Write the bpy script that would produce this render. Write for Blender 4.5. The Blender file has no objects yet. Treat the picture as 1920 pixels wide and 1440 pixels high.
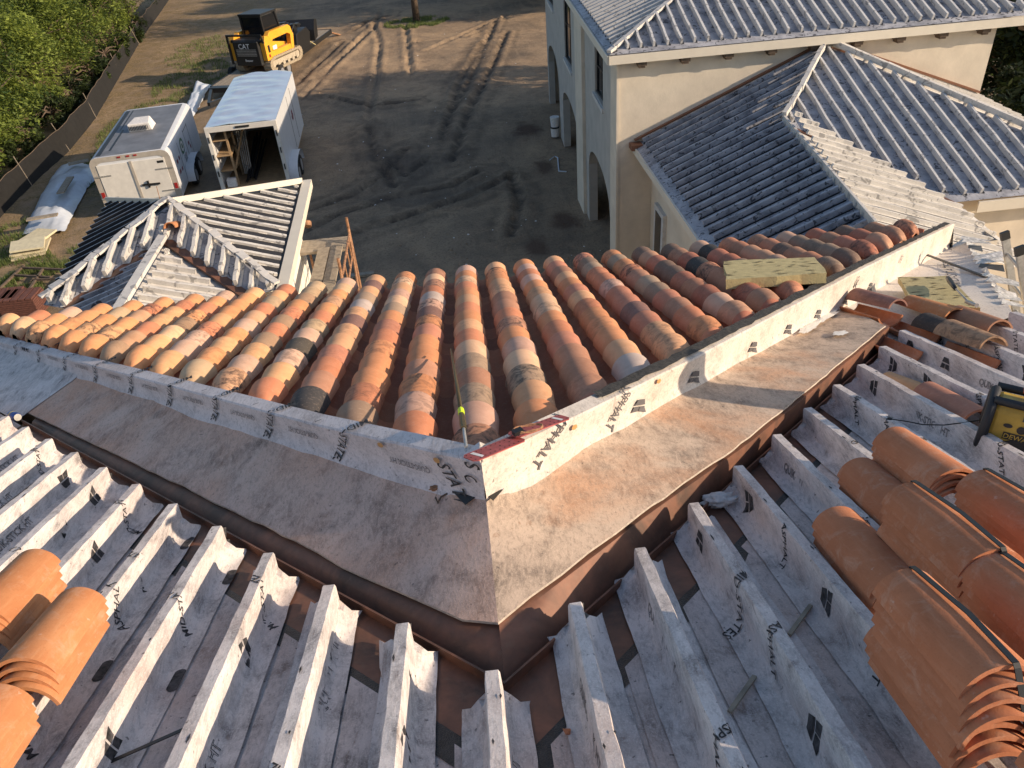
import bpy, bmesh, math, random
from math import sin, cos, radians, pi, sqrt, atan2, tan
from mathutils import Vector, Matrix, noise
random.seed(7)
sc = bpy.context.scene
# ------------------------------------------------------------------ camera
F_PX = 1460.0; PITCH = radians(35.2); ROLL = radians(4.9); YAW = radians(2.5)
hd = Vector((sin(YAW), cos(YAW), 0)); rt = Vector((cos(YAW), -sin(YAW), 0)); UP = Vector((0, 0, 1))
cf = hd * cos(PITCH) - UP * sin(PITCH); cu = hd * sin(PITCH) + UP * cos(PITCH)
cix = cos(ROLL) * rt - sin(ROLL) * cu; ciy = sin(ROLL) * rt + cos(ROLL) * cu
cam_d = bpy.data.cameras.new('camera'); cam = bpy.data.objects.new('camera', cam_d); sc.collection.objects.link(cam)
cam.matrix_world = Matrix(((cix.x, ciy.x, -cf.x, 0), (cix.y, ciy.y, -cf.y, 0), (cix.z, ciy.z, -cf.z, 0), (0, 0, 0, 1)))
cam_d.sensor_width = 36; cam_d.lens = F_PX / 1920 * 36; cam_d.clip_start = .05; cam_d.clip_end = 600
sc.camera = cam
# ------------------------------------------------------------------ light
SUN = Vector((.90, -.30, .365)).normalized()
SUN_EL = math.asin(SUN.z); SUN_AZ = atan2(SUN.x, SUN.y)
w = bpy.data.worlds.new('World'); sc.world = w; w.use_nodes = True
nt = w.node_tree; bg = nt.nodes['Background']; sky = nt.nodes.new('ShaderNodeTexSky')
sky.sky_type = 'NISHITA'; sky.sun_disc = False; sky.sun_elevation = SUN_EL; sky.sun_rotation = SUN_AZ
nt.links.new(sky.outputs[0], bg.inputs[0]); bg.inputs[1].default_value = .13
sd = bpy.data.lights.new('sun', 'SUN'); sd.energy = 4.6; sd.angle = radians(.5); sd.color = (1, .80, .58)
so = bpy.data.objects.new('sun', sd); sc.collection.objects.link(so); so.rotation_euler = SUN.to_track_quat('Z', 'Y').to_euler()
sc.view_settings.view_transform = 'Standard'; sc.view_settings.look = 'None'; sc.view_settings.gamma = 1
sc.view_settings.exposure = .42
K = 1.18            # scale of everything standing on the ground beyond the roof
GZ = -8.5           # ground height before K

def gp(px, py, z):  # a photo point on the level z (before K)
    d = cf * F_PX + cix * (px - 960) + ciy * (720 - py); return d * (z / d.z)
# ------------------------------------------------------------------ helpers
def tag(o, label=None, cat=None, group=None, kind=None):
    if label: o['label'] = label
    if cat: o['category'] = cat
    if group: o['group'] = group
    if kind: o['kind'] = kind
    return o
def link(o, parent=None):
    sc.collection.objects.link(o)
    if parent is not None:
        o.parent = parent
    return o
def empty(name, loc=(0, 0, 0), rz=0, label=None, cat=None, group=None):
    o = bpy.data.objects.new(name, None); o.location = loc; o.rotation_euler = (0, 0, rz); o.empty_display_size = .1
    link(o); return tag(o, label, cat, group)
def copy_tree(o, parent=None):
    c = o.copy(); sc.collection.objects.link(c); c.parent = parent
    for ch in list(o.children): copy_tree(ch, c)
    return c
class MB:
    def __init__(s, k=1.0): s.v = []; s.f = []; s.m = []; s.c = None; s.k = k; s.vc = []
    def add(s, vs, fs, mi=0, M=None, col=None):
        n = len(s.v)
        for p in vs:
            p = Vector(p)
            if M is not None: p = M @ p
            s.v.append(p)
        for f in fs: s.f.append([i + n for i in f]); s.m.append(mi)
        if col is not None: s.c = True
        s.vc += [col if col is not None else (1, 1, 1, 0)] * len(vs)
        return s
    def quad(s, a, b, c, d, mi=0): return s.add([a, b, c, d], [(0, 1, 2, 3)], mi)
    def box(s, x0, x1, y0, y1, z0, z1, mi=0, M=None, col=None):
        vs = [(x, y, z) for z in (z0, z1) for y in (y0, y1) for x in (x0, x1)]
        return s.add(vs, [(0, 2, 3, 1), (4, 5, 7, 6), (0, 1, 5, 4), (1, 3, 7, 5), (3, 2, 6, 7), (2, 0, 4, 6)], mi, M, col)
    def prism(s, poly, z0, z1, mi=0, M=None):   # poly xy, extruded in z
        n = len(poly); vs = [(x, y, z0) for x, y in poly] + [(x, y, z1) for x, y in poly]
        fs = [tuple(range(n))[::-1], tuple(range(n, 2 * n))] + [(i, (i + 1) % n, n + (i + 1) % n, n + i) for i in range(n)]
        return s.add(vs, fs, mi, M)
    def xprism(s, poly, x0, x1, mi=0, M=None):  # poly yz, extruded in x
        n = len(poly); vs = [(x0, y, z) for y, z in poly] + [(x1, y, z) for y, z in poly]
        fs = [tuple(range(n)), tuple(range(n, 2 * n))[::-1]] + [(i, n + i, n + (i + 1) % n, (i + 1) % n) for i in range(n)]
        return s.add(vs, fs, mi, M)
    def tube(s, pts, r, seg=8, mi=0, caps=True, M=None):
        pts = [Vector(p) for p in pts]; rs = r if isinstance(r, (list, tuple)) else [r] * len(pts)
        vs = []; fs = []; prev = None
        for i, p in enumerate(pts):
            t = (pts[min(i + 1, len(pts) - 1)] - pts[max(i - 1, 0)]).normalized()
            if prev is None: prev = t.orthogonal().normalized()
            a = (prev - t * prev.dot(t)).normalized(); prev = a; b = t.cross(a)
            for k in range(seg):
                th = 2 * pi * k / seg; vs.append(p + (a * cos(th) + b * sin(th)) * rs[i])
        for i in range(len(pts) - 1):
            for k in range(seg):
                k2 = (k + 1) % seg; fs.append((i * seg + k, i * seg + k2, (i + 1) * seg + k2, (i + 1) * seg + k))
        if caps: fs += [tuple(range(seg))[::-1], tuple(range((len(pts) - 1) * seg, len(pts) * seg))]
        return s.add(vs, fs, mi, M)
    def bar(s, a, b, wd, ht, mi=0, up=(0, 0, 1)):
        a = Vector(a); b = Vector(b); t = (b - a).normalized(); up = Vector(up)
        sd_ = t.cross(up).normalized(); u = sd_.cross(t).normalized()
        vs = [p + sd_ * (sx * wd / 2) + u * (sz * ht / 2) for p in (a, b) for sz in (-1, 1) for sx in (-1, 1)]
        return s.add(vs, [(0, 2, 3, 1), (4, 5, 7, 6), (0, 1, 5, 4), (1, 3, 7, 5), (3, 2, 6, 7), (2, 0, 4, 6)], mi)
    def build(s, name, mats, parent=None, smooth=False, bevel=0, auto=None):
        me = bpy.data.meshes.new(name)
        k = s.k
        me.from_pydata([tuple(p * k) for p in s.v], [], s.f)
        if not isinstance(mats, (list, tuple)): mats = [mats]
        for m in mats: me.materials.append(m)
        me.polygons.foreach_set('material_index', s.m)
        if s.c:
            a = me.attributes.new('tint', 'FLOAT_COLOR', 'POINT')
            a.data.foreach_set('color', [x for c in s.vc for x in c])
        if smooth: me.polygons.foreach_set('use_smooth', [True] * len(me.polygons))
        me.update()
        if auto:
            me.polygons.foreach_set('use_smooth', [True] * len(me.polygons)); me.set_sharp_from_angle(angle=radians(auto))
        o = bpy.data.objects.new(name, me); link(o, parent)
        if bevel:
            md = o.modifiers.new('bevel', 'BEVEL'); md.width = bevel; md.segments = 2; md.limit_method = 'ANGLE'
        return o
# ------------------------------------------------------------------ materials
def newmat(name):
    m = bpy.data.materials.new(name); m.use_nodes = True; t = m.node_tree; b = t.nodes['Principled BSDF']; return m, t, b
def nd(t, typ, **kw):
    n = t.nodes.new(typ)
    for k_, v in kw.items(): setattr(n, k_, v)
    return n
def noise_(t, scale, detail=4, rough=.55, vec=None, dist=0):
    n = nd(t, 'ShaderNodeTexNoise'); n.inputs['Scale'].default_value = scale; n.inputs['Detail'].default_value = detail
    n.inputs['Roughness'].default_value = rough; n.inputs['Distortion'].default_value = dist
    if vec is not None: t.links.new(vec, n.inputs['Vector'])
    return n.outputs['Fac']
def ramp(t, fac, a, b, ca=(0, 0, 0, 1), cb=(1, 1, 1, 1)):
    r = nd(t, 'ShaderNodeValToRGB'); r.color_ramp.elements[0].position = a; r.color_ramp.elements[1].position = b
    r.color_ramp.elements[0].color = ca; r.color_ramp.elements[1].color = cb; t.links.new(fac, r.inputs[0]); return r.outputs[0]
def mixc(t, fac, a, b, mode='MIX'):
    n = nd(t, 'ShaderNodeMix', data_type='RGBA', blend_type=mode)
    for inp, v in ((n.inputs['Factor'], fac), (n.inputs[6], a), (n.inputs[7], b)):
        if hasattr(v, 'links') or isinstance(v, bpy.types.NodeSocket): t.links.new(v, inp)
        elif isinstance(v, (int, float)): inp.default_value = v
        else: inp.default_value = (*v[:3], 1)
    return n.outputs[2]
def mul(t, a, b):
    n = nd(t, 'ShaderNodeMath', operation='MULTIPLY')
    for i, v in enumerate((a, b)):
        if isinstance(v, (int, float)): n.inputs[i].default_value = v
        else: t.links.new(v, n.inputs[i])
    return n.outputs[0]
def coords(t, scale=(1, 1, 1), rot=(0, 0, 0), src='Object'):
    c = nd(t, 'ShaderNodeTexCoord'); m = nd(t, 'ShaderNodeMapping'); m.inputs['Scale'].default_value = scale; m.inputs['Rotation'].default_value = rot
    t.links.new(c.outputs[src], m.inputs[0]); return m.outputs[0]
def bump(t, b, h, strength=.3, dist=.01):
    n = nd(t, 'ShaderNodeBump'); n.inputs['Strength'].default_value = strength; n.inputs['Distance'].default_value = dist
    t.links.new(h, n.inputs['Height']); t.links.new(n.outputs[0], b.inputs['Normal'])
def plain(name, col, rough=.6, metal=0, var=.12, scale=8, bmp=0):
    m, t, b = newmat(name); v = coords(t)
    f = noise_(t, scale, 5, .6, v)
    c = mixc(t, ramp(t, f, .35, .7), [x * (1 - var) for x in col], [min(1, x * (1 + var)) for x in col])
    t.links.new(c, b.inputs['Base Color']); b.inputs['Roughness'].default_value = rough; b.inputs['Metallic'].default_value = metal
    if bmp: bump(t, b, noise_(t, scale * 6, 3, .6, v), bmp)
    return m
def membrane(name, base, dark, dust, dark_rng=(.45, .7), dust_rng=(.45, .65), dust_amt=.7, speck=.5, fib=(1, .25, 1), rot=(0, 0, 0), rough=.75):
    m, t, b = newmat(name); v = coords(t)
    vf = coords(t, fib, rot)
    n1 = noise_(t, 5, 7, .65, v, .4); n2 = noise_(t, 1.3, 4, .6, v, .5); n3 = noise_(t, 75, 4, .75, vf, .4); n4 = noise_(t, 42, 3, .5, v); n5 = noise_(t, 24, 6, .8, vf, .8); n6 = noise_(t, 170, 2, .6, v)
    c = mixc(t, mul(t, ramp(t, n1, *dark_rng), ramp(t, n5, .35, .62)), base, dark)
    c = mixc(t, mul(t, ramp(t, n2, *dust_rng), dust_amt), c, dust)
    c = mixc(t, mul(t, ramp(t, n3, .50, .66), .55), c, [x * .42 for x in base])
    c = mixc(t, mul(t, ramp(t, n6, .52, .70), .35), c, [min(.85, x * 1.35) for x in base])
    c = mixc(t, mul(t, ramp(t, n5, .60, .70), .55), c, [x * .5 for x in dust])
    c = mixc(t, mul(t, ramp(t, n4, .68, .74), speck), c, (.05, .045, .045))
    t.links.new(c, b.inputs['Base Color']); b.inputs['Roughness'].default_value = rough
    b.inputs['Specular IOR Level'].default_value = .25
    h = mixc(t, .6, n3, n1)
    bump(t, b, h, .55, .006)
    return m
M = {}
M['mem'] = membrane('batten_wrap', (.68, .615, .59), (.20, .18, .18), (.46, .32, .27), (.42, .64), (.50, .75), .55, .7)
M['deck'] = membrane('dirty_underlayment', (.62, .54, .51), (.13, .115, .11), (.50, .32, .24), (.42, .66), (.42, .68), .5, .8)
M['pan_l'] = membrane('dusty_membrane_left', (.62, .45, .37), (.20, .145, .12), (.60, .32, .20), (.42, .62), (.35, .6), .7, .6, (1, .5, 1), (0, 0, radians(45)))
M['pan_r'] = membrane('dusty_membrane_right', (.56, .43, .33), (.17, .135, .11), (.54, .27, .14), (.40, .60), (.50, .66), .65, .5, (1, .5, 1), (0, 0, radians(-45)))
M['curb'] = membrane('curb_membrane', (.64, .58, .57), (.32, .28, .27), (.52, .38, .32), (.45, .7), (.5, .75), .5, .6)
M['curb_sun'] = membrane('curb_membrane_sunlit', (.62, .56, .50), (.32, .28, .25), (.54, .38, .27), (.45, .68), (.5, .75), .5, .6)  # copy of the curb membrane for the sunlit arm, sun's warmth in its colour
M['white'] = membrane('clean_membrane', (.68, .62, .56), (.45, .40, .36), (.56, .42, .31), (.5, .8), (.5, .8), .4, .2)
def farmem(name, base, dark, marks=.8, sc_=1.0, blotch=.5):
    m, t, b = newmat(name); v = coords(t)
    n1 = noise_(t, 2.2 * sc_, 6, .6, v, .3); n2 = noise_(t, 7 * sc_, 2, .4, v, 1.2); n3 = noise_(t, 30, 3, .6, v)
    c = mixc(t, mul(t, ramp(t, n1, .4, .65), blotch), base, dark)
    c = mixc(t, mul(t, ramp(t, n3, .5, .7), .35), c, [x * .6 for x in base])
    c = mixc(t, mul(t, ramp(t, n2, .61, .65), marks), c, (.04, .04, .05))
    t.links.new(c, b.inputs['Base Color']); b.inputs['Roughness'].default_value = .6; bump(t, b, n3, .3, .01)
    return m
M['far_blue_shaded'] = farmem('far_underlayment_shaded', (.38, .385, .42), (.13, .135, .16), .9, 1.6, .8)  # darker bluish copy for the shaded slopes, shade put into the colour
M['far_white'] = farmem('far_underlayment_pale', (.60, .57, .53), (.40, .38, .36), .5)  # pale wrap; on sun-facing slopes the sunlight is put into this colour
M['far_bat'] = farmem('far_batten_wrap', (.56, .55, .54), (.38, .38, .39), .5)
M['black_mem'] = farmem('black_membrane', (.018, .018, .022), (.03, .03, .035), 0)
M['ink'] = plain('printed_ink', (.045, .042, .045), .8, 0, .9, 40)
M['ink_grey'] = plain('worn_ink', (.10, .095, .10), .7)
M['black'] = plain('black_plastic', (.012, .012, .013), .45)
M['strip'] = plain('black_adhesive_strip', (.02, .02, .022), .35, 0, .6, 30, .5)
def coppermat():
    m, t, b = newmat('brown_copper'); v = coords(t)
    n1 = noise_(t, 4, 6, .65, v, .5); n2 = noise_(t, 30, 4, .6, v)
    c = mixc(t, ramp(t, n1, .35, .7), (.085, .046, .032), (.27, .115, .068)); c = mixc(t, mul(t, ramp(t, n2, .55, .75), .4), c, (.20, .13, .09))
    t.links.new(c, b.inputs['Base Color']); b.inputs['Metallic'].default_value = .15
    b.inputs['Roughness'].default_value = .6
    bump(t, b, n1, .15, .01); return m
M['copper'] = coppermat()
M['copper_trim'] = plain('rust_brown_trim', (.20, .085, .045), .6)
def terracotta(name, attr=True, base=(.52, .2, .10)):
    m, t, b = newmat(name); v = coords(t)
    n1 = noise_(t, 9, 6, .65, v, .6); n2 = noise_(t, 60, 4, .6, v); n3 = noise_(t, 14, 5, .7, v, 1.0)
    if attr:
        a = nd(t, 'ShaderNodeAttribute'); a.attribute_name = 'tint'; c0 = a.outputs['Color']; al = a.outputs['Alpha']
    else: c0 = base; al = .35
    c = mixc(t, mul(t, ramp(t, n1, .35, .7), .45), c0, mixc(t, 1.0, c0, (.62, .55, .50), 'MULTIPLY'))
    c = mixc(t, mul(t, ramp(t, n2, .55, .8), .25), c, (.62, .47, .36))
    c = mixc(t, mul(t, ramp(t, n3, .46, .62), al), c, (.035, .032, .032))
    t.links.new(c, b.inputs['Base Color']); b.inputs['Roughness'].default_value = .78; b.inputs['Specular IOR Level'].default_value = .3
    bump(t, b, n2, .18, .004); return m
M['tile'] = terracotta('terracotta_tiles')
def newtile(name, ca, cb, cc):
    m, t, b = newmat(name)
    def rc(sc__):
        c_ = nd(t, 'ShaderNodeTexCoord'); oi = nd(t, 'ShaderNodeObjectInfo'); ml = nd(t, 'ShaderNodeMath', operation='MULTIPLY'); ml.inputs[1].default_value = 37.0; t.links.new(oi.outputs['Random'], ml.inputs[0])
        mp = nd(t, 'ShaderNodeMapping'); mp.inputs['Scale'].default_value = sc__; t.links.new(c_.outputs['Object'], mp.inputs[0]); va = nd(t, 'ShaderNodeVectorMath', operation='ADD'); t.links.new(mp.outputs[0], va.inputs[0]); t.links.new(ml.outputs[0], va.inputs[1]); return va.outputs[0], oi.outputs['Random']
    v, rnd_ = rc((1, 1, 1)); v2, _ = rc((1, .12, 1))
    n1 = noise_(t, 5, 6, .65, v, .5); n2 = noise_(t, 130, 4, .7, v); n3 = noise_(t, 70, 3, .6, v2); n4 = noise_(t, 22, 4, .6, v); n5 = noise_(t, 12, 6, .7, v, .6)
    c = mixc(t, ramp(t, n1, .3, .75), ca, cb); c = mixc(t, mul(t, ramp(t, n3, .5, .8), .4), c, cc)
    c = mixc(t, mul(t, rnd_, .35), c, [x * .72 for x in ca])
    c = mixc(t, mul(t, ramp(t, n5, .52, .70), .35), c, (.60, .42, .31))
    c = mixc(t, mul(t, ramp(t, n2, .55, .75), .3), c, [x * .5 for x in ca])
    c = mixc(t, mul(t, ramp(t, n4, .68, .74), .5), c, (.62, .46, .36))
    t.links.new(c, b.inputs['Base Color']); b.inputs['Roughness'].default_value = .82; b.inputs['Specular IOR Level'].default_value = .2; bump(t, b, mixc(t, .5, n2, n4), .45, .004); return m
M['newtile'] = newtile('new_terracotta', (.42, .155, .075), (.56, .225, .115), (.60, .30, .18))
M['newtile_l'] = newtile('orange_terracotta', (.46, .18, .075), (.60, .27, .12), (.68, .38, .20))
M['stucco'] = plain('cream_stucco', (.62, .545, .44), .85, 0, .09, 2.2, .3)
M['stucco_shaded'] = plain('shaded_stucco', (.42, .39, .35), .85, 0, .10, 2.2, .3)  # darker copy of the cream stucco for the arcade wall, shade in the colour
M['fascia'] = plain('fascia_paint', (.62, .57, .48), .6, 0, .05, 3)
M['whitewall'] = plain('white_wall', (.78, .74, .66), .7, 0, .03, 3)
M['glass'] = plain('dark_window_glass', (.008, .010, .013), .08)
M['wframe'] = plain('white_window_frame', (.55, .54, .52), .5)
M['wood'] = plain('weathered_wood', (.30, .25, .19), .8, 0, .25, 12, .2)
M['ply'] = plain('plywood', (.33, .22, .12), .7, 0, .2, 6)
M['foam'] = plain('yellow_foam', (.50, .41, .20), .9, 0, .15, 14, .4)
M['foam_pit'] = plain('foam_pit', (.10, .08, .045), .9)
M['red'] = plain('red_paint', (.36, .075, .07), .55, 0, .25, 25)
M['redhole'] = plain('dark_hole', (.012, .01, .01), .9)
M['wpaint'] = plain('white_paint_patch', (.72, .70, .68), .7)
M['steel'] = plain('galvanised_steel', (.42, .41, .39), .45, .6, .2, 20)
M['rust'] = plain('rusty_steel', (.33, .17, .09), .7, .1, .45, 18)
M['trailer'] = plain('white_trailer_paint', (.60, .61, .63), .4, 0, .05, 4)
M['trailer_door'] = plain('trailer_door_paint', (.62, .59, .54), .5, 0, .07, 5)
M['trailer_trim'] = plain('trailer_rear_trim', (.40, .36, .31), .5, .1, .12, 5)
M['greyroof'] = plain('grey_trailer_roof', (.16, .17, .19), .6, 0, .2, 2)
M['tyre'] = plain('tyre_rubber', (.018, .017, .017), .85)
M['rim'] = plain('wheel_rim', (.45, .45, .47), .4, .5)
M['yellow'] = plain('yellow_machine_paint', (.78, .36, .03), .4, 0, .08, 4)
M['tanrubber'] = plain('muddy_track_rubber', (.33, .27, .19), .85, 0, .3, 20, .4)
M['lightred'] = plain('red_lens', (.30, .02, .02), .3)
M['green'] = plain('green_logo', (.08, .17, .09), .6)
M['maroon'] = plain('maroon_logo', (.22, .04, .06), .6)
M['radio_y'] = plain('radio_yellow', (.46, .31, .05), .55, 0, .15, 12)
M['radio_k'] = plain('radio_black', (.02, .021, .024), .6)
M['orange'] = plain('orange_red_plastic', (.62, .09, .03), .45)
M['lcd'] = plain('lcd_screen', (.07, .08, .07), .2)
M['blue'] = plain('blue_can', (.03, .06, .22), .3, .4, .2, 30)
M['cloth'] = plain('white_cloth', (.70, .67, .64), .9, 0, .15, 20, .3)
M['neon'] = plain('neon_band', (.62, .80, .02), .5)
M['bronze'] = plain('bronze_rod', (.10, .075, .035), .45, .4)
M['silver'] = plain('foil', (.50, .48, .46), .5, .5, .4, 25)
M['bark'] = plain('bark', (.12, .085, .06), .9, 0, .4, 12, .5)
M['fence'] = plain('black_silt_fabric', (.010, .009, .008), 1.0, 0, .3, 4)
M['redtile_dark'] = plain('dark_red_tiles', (.13, .05, .035), .8, 0, .3, 14)
M['soil'] = plain('dark_red_soil', (.060, .032, .022), .95, 0, .35, 8, .6)
M['sheet'] = plain('white_plastic_sheet', (.52, .56, .62), .35, 0, .08, 6)
M['putty'] = plain('white_putty', (.78, .76, .72), .7, 0, .1, 40, .6)
M['tan'] = plain('tan_plastic', (.42, .36, .27), .6)
def leafmat(name, c1, c2):
    m, t, b = newmat(name); a = nd(t, 'ShaderNodeAttribute'); a.attribute_name = 'tint'
    c = mixc(t, a.outputs['Fac'], c1, c2)
    g = nd(t, 'ShaderNodeNewGeometry')
    t.links.new(c, b.inputs['Base Color']); b.inputs['Roughness'].default_value = .6
    tr = nd(t, 'ShaderNodeBsdfTranslucent'); t.links.new(c, tr.inputs['Color']); mx = nd(t, 'ShaderNodeMixShader'); mx.inputs[0].default_value = .4
    t.links.new(b.outputs[0], mx.inputs[1]); t.links.new(tr.outputs[0], mx.inputs[2]); t.links.new(mx.outputs[0], t.nodes['Material Output'].inputs[0]); return m
M['leaf'] = leafmat('bright_leaves', (.035, .07, .014), (.30, .36, .06))
M['leaf_d'] = leafmat('dark_leaves', (.018, .03, .010), (.07, .10, .025))
M['grass'] = leafmat('grass_blades', (.08, .12, .03), (.20, .24, .07))
def dirtmat():
    m, t, b = newmat('dirt'); v = coords(t); v2 = coords(t, (1, .18, 1), (0, 0, radians(-10)))
    n1 = noise_(t, .22, 6, .6, v, .6); n2 = noise_(t, 1.3, 7, .7, v, .8); n3 = noise_(t, 14, 5, .7, v); n4 = noise_(t, 1.6, 5, .65, v2, .5); n5 = noise_(t, 34, 2, .5, v)
    c = mixc(t, ramp(t, n1, .35, .62), (.185, .142, .104), (.42, .295, .185))
    c = mixc(t, mul(t, ramp(t, n2, .42, .66), .5), c, (.14, .106, .08))
    c = mixc(t, mul(t, ramp(t, n4, .48, .62), .4), c, (.36, .265, .175))
    c = mixc(t, mul(t, ramp(t, n3, .50, .68), .5), c, (.085, .066, .05))
    c = mixc(t, mul(t, ramp(t, n5, .70, .74), .7), c, (.42, .38, .33))
    sx = nd(t, 'ShaderNodeSeparateXYZ'); t.links.new(v, sx.inputs[0])     # leaf litter along the fence side
    mr = nd(t, 'ShaderNodeMapRange'); mr.inputs[1].default_value = -10; mr.inputs[2].default_value = -14; t.links.new(sx.outputs[0], mr.inputs[0])
    lit = mixc(t, ramp(t, n3, .4, .6), (.12, .10, .05), (.32, .22, .12))
    c = mixc(t, mul(t, mr.outputs[0], ramp(t, n2, .35, .6)), c, lit)
    for (sx_, sy_, rx_, ry_) in ((2.5, 27.3, 1.3, 2.3), (2.6, 23.4, 1.0, 1.9), (2.6, 19.2, 1.1, 1.8), (1.7, 17.8, .9, 1.6)):     # damp red soil by the arches
        sb = nd(t, 'ShaderNodeVectorMath', operation='SUBTRACT'); sb.inputs[1].default_value = (sx_ * K, sy_ * K, GZ * K); t.links.new(v, sb.inputs[0])
        dv_ = nd(t, 'ShaderNodeVectorMath', operation='DIVIDE'); dv_.inputs[1].default_value = (rx_ * K, ry_ * K, 3); t.links.new(sb.outputs[0], dv_.inputs[0])
        ln = nd(t, 'ShaderNodeVectorMath', operation='LENGTH'); t.links.new(dv_.outputs[0], ln.inputs[0])
        ad = nd(t, 'ShaderNodeMath', operation='ADD'); t.links.new(ln.outputs['Value'], ad.inputs[0]); t.links.new(mul(t, n2, 1.1), ad.inputs[1])
        c = mixc(t, ramp(t, ad.outputs[0], .75, 1.65, (.75, .75, .75, 1), (0, 0, 0, 1)), c, (.085, .048, .035))
    at_ = nd(t, 'ShaderNodeAttribute'); at_.attribute_name = 'rut'
    c = mixc(t, mul(t, at_.outputs['Fac'], ramp(t, n2, .3, .6)), c, (.085, .064, .048))
    t.links.new(c, b.inputs['Base Color']); b.inputs['Roughness'].default_value = .95; b.inputs['Specular IOR Level'].default_value = .15
    bump(t, b, mixc(t, .5, n2, n3), .8, .08); return m
M['dirt'] = dirtmat()
# ------------------------------------------------------------------ lettering
_tc = {}
def glyphs(text, outline=False):
    key = (text, outline)
    if key in _tc: return _tc[key]
    cu_ = bpy.data.curves.new('t', 'FONT'); cu_.body = text; cu_.size = 1; cu_.resolution_u = 2
    if outline: cu_.fill_mode = 'NONE'; cu_.bevel_depth = .022; cu_.bevel_resolution = 0
    else: cu_.offset = .012
    o = bpy.data.objects.new('t', cu_); sc.collection.objects.link(o)
    dg = bpy.context.evaluated_depsgraph_get(); me = bpy.data.meshes.new_from_object(o.evaluated_get(dg))
    bm = bmesh.new(); bm.from_mesh(me)
    if outline: 
        for v_ in bm.verts: v_.co.z *= .1
    for _ in range(3):
        es = [e for e in bm.edges if e.calc_length() > .28]
        if not es or outline: break
        bmesh.ops.triangulate(bm, faces=bm.faces[:]); es = [e for e in bm.edges if e.calc_length() > .28]
        bmesh.ops.subdivide_edges(bm, edges=es, cuts=1)
    vs = [tuple(v_.co) for v_ in bm.verts]; fs = [tuple(v_.index for v_ in f.verts) for f in bm.faces]
    bm.free(); bpy.data.objects.remove(o); bpy.data.curves.remove(cu_); bpy.data.meshes.remove(me)
    x0 = min(v[0] for v in vs); x1 = max(v[0] for v in vs)
    vs = [(v[0] - (x0 + x1) / 2, v[1] - .35, v[2]) for v in vs]
    _tc[key] = (vs, fs); return _tc[key]
def write(mb, text, fn, mi, size, cu0, cw0, ang=0, outline=False, sx=1.0, shear=.25, flip=False):
    vs, fs = glyphs(text, outline); out = []
    for x, y, z in vs:
        x = (x + shear * y) * sx * size; y *= size * (-1 if flip else 1)
        out.append(fn(cu0 + x * cos(ang) - y * sin(ang), cw0 + x * sin(ang) + y * cos(ang), abs(z) * size))
    mb.add(out, fs, mi)
def emblem(mb, fn, mi, size, u, w_, ang=0):       # the maker's split chevron mark
    for poly in ([(-.5, .05), (-.3, .5), (.3, .5), (.5, .05)], [(-.62, -.5), (-.5, -.05), (-.03, -.05), (-.03, -.42)], [(.03, -.42), (.03, -.05), (.5, -.05), (.62, -.5)]):
        for _ in range(1):
            cx = sum(p[0] for p in poly) / 4; cy = sum(p[1] for p in poly) / 4
            pts = []
            for i in range(4):
                a = poly[i]; b = poly[(i + 1) % 4]
                for tt in (0, .34, .67): pts.append((a[0] + (b[0] - a[0]) * tt, a[1] + (b[1] - a[1]) * tt))
            pts.append((cx, cy)); out = []
            for x, y in pts:
                x *= size; y *= size; out.append(fn(u + x * cos(ang) - y * sin(ang), w_ + x * sin(ang) + y * cos(ang), 0))
            mb.add(out, [(i, (i + 1) % 12, 12) for i in range(12)], mi)
# ------------------------------------------------------------------ roof frame
S = radians(17.3); nS, cS, tS = sin(S), cos(S), tan(S)
D0 = 1.68
def R(x, s, h): return Vector((x, s * cS + (h - D0) * nS, -s * nS + (h - D0) * cS))
def s_of(y, h=0.0): return (y - (h - D0) * nS) / cS
def RY(x, y, D): return Vector((x, y, -(D + y * nS) / cS))
RM = Matrix(((1, 0, 0, 0), (0, cS, nS, -D0 * nS), (0, -nS, cS, -D0 * cS), (0, 0, 0, 1)))   # (x, s, h) -> world
XC = -.05
def interp(tab, x):
    if x <= tab[0][0]: i = 0
    elif x >= tab[-1][0]: i = len(tab) - 2
    else: i = max(j for j in range(len(tab) - 1) if tab[j][0] <= x)
    a, b = tab[i], tab[i + 1]; return a[1] + (b[1] - a[1]) * (x - a[0]) / (b[0] - a[0])
R_BASE = [(-.042, -2.12), (.4, -2.27), (1.07, -2.53), (2.88, -3.26), (5.46, -4.24)]
R_TOP = [(-.042, -1.905), (.32, -2.05), (1.13, -2.36), (3.19, -3.085), (5.46, -3.93)]
L_BASE = [(.042, -2.12), (.83, -2.39), (1.94, -2.78), (4.59, -3.70), (7.2, -4.60)]   # keyed by -x
L_TOP = [(.042, -1.905), (.84, -2.23), (1.81, -2.58), (4.47, -3.56), (7.2, -4.55)]
def curb_y(x): return abs(x + .042) + 2.216
def trough_y(x): return abs(x + .04) + 1.475

house = empty('tiled_house', (0, 0, 0), 0, 'house in the foreground with terracotta tiles beyond a V shaped white curb and wrapped battens', 'house')
# ---- ground-hugging body of our own house
mb = MB()
foot = [(-9, -4), (6.2, -4), (6.2, 4.0), (3.8, 4.2), (4.75, 6.6), (-9, 6.6)]
n = len(foot); vs = [(x, y, -10.02) for x, y in foot] + [tuple(RY(x, y, 1.78)) for x, y in foot]
mb.add(vs, [(i, (i + 1) % n, n + (i + 1) % n, n + i) for i in range(n)]); mb.build('wall', M['stucco'], house)
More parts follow.
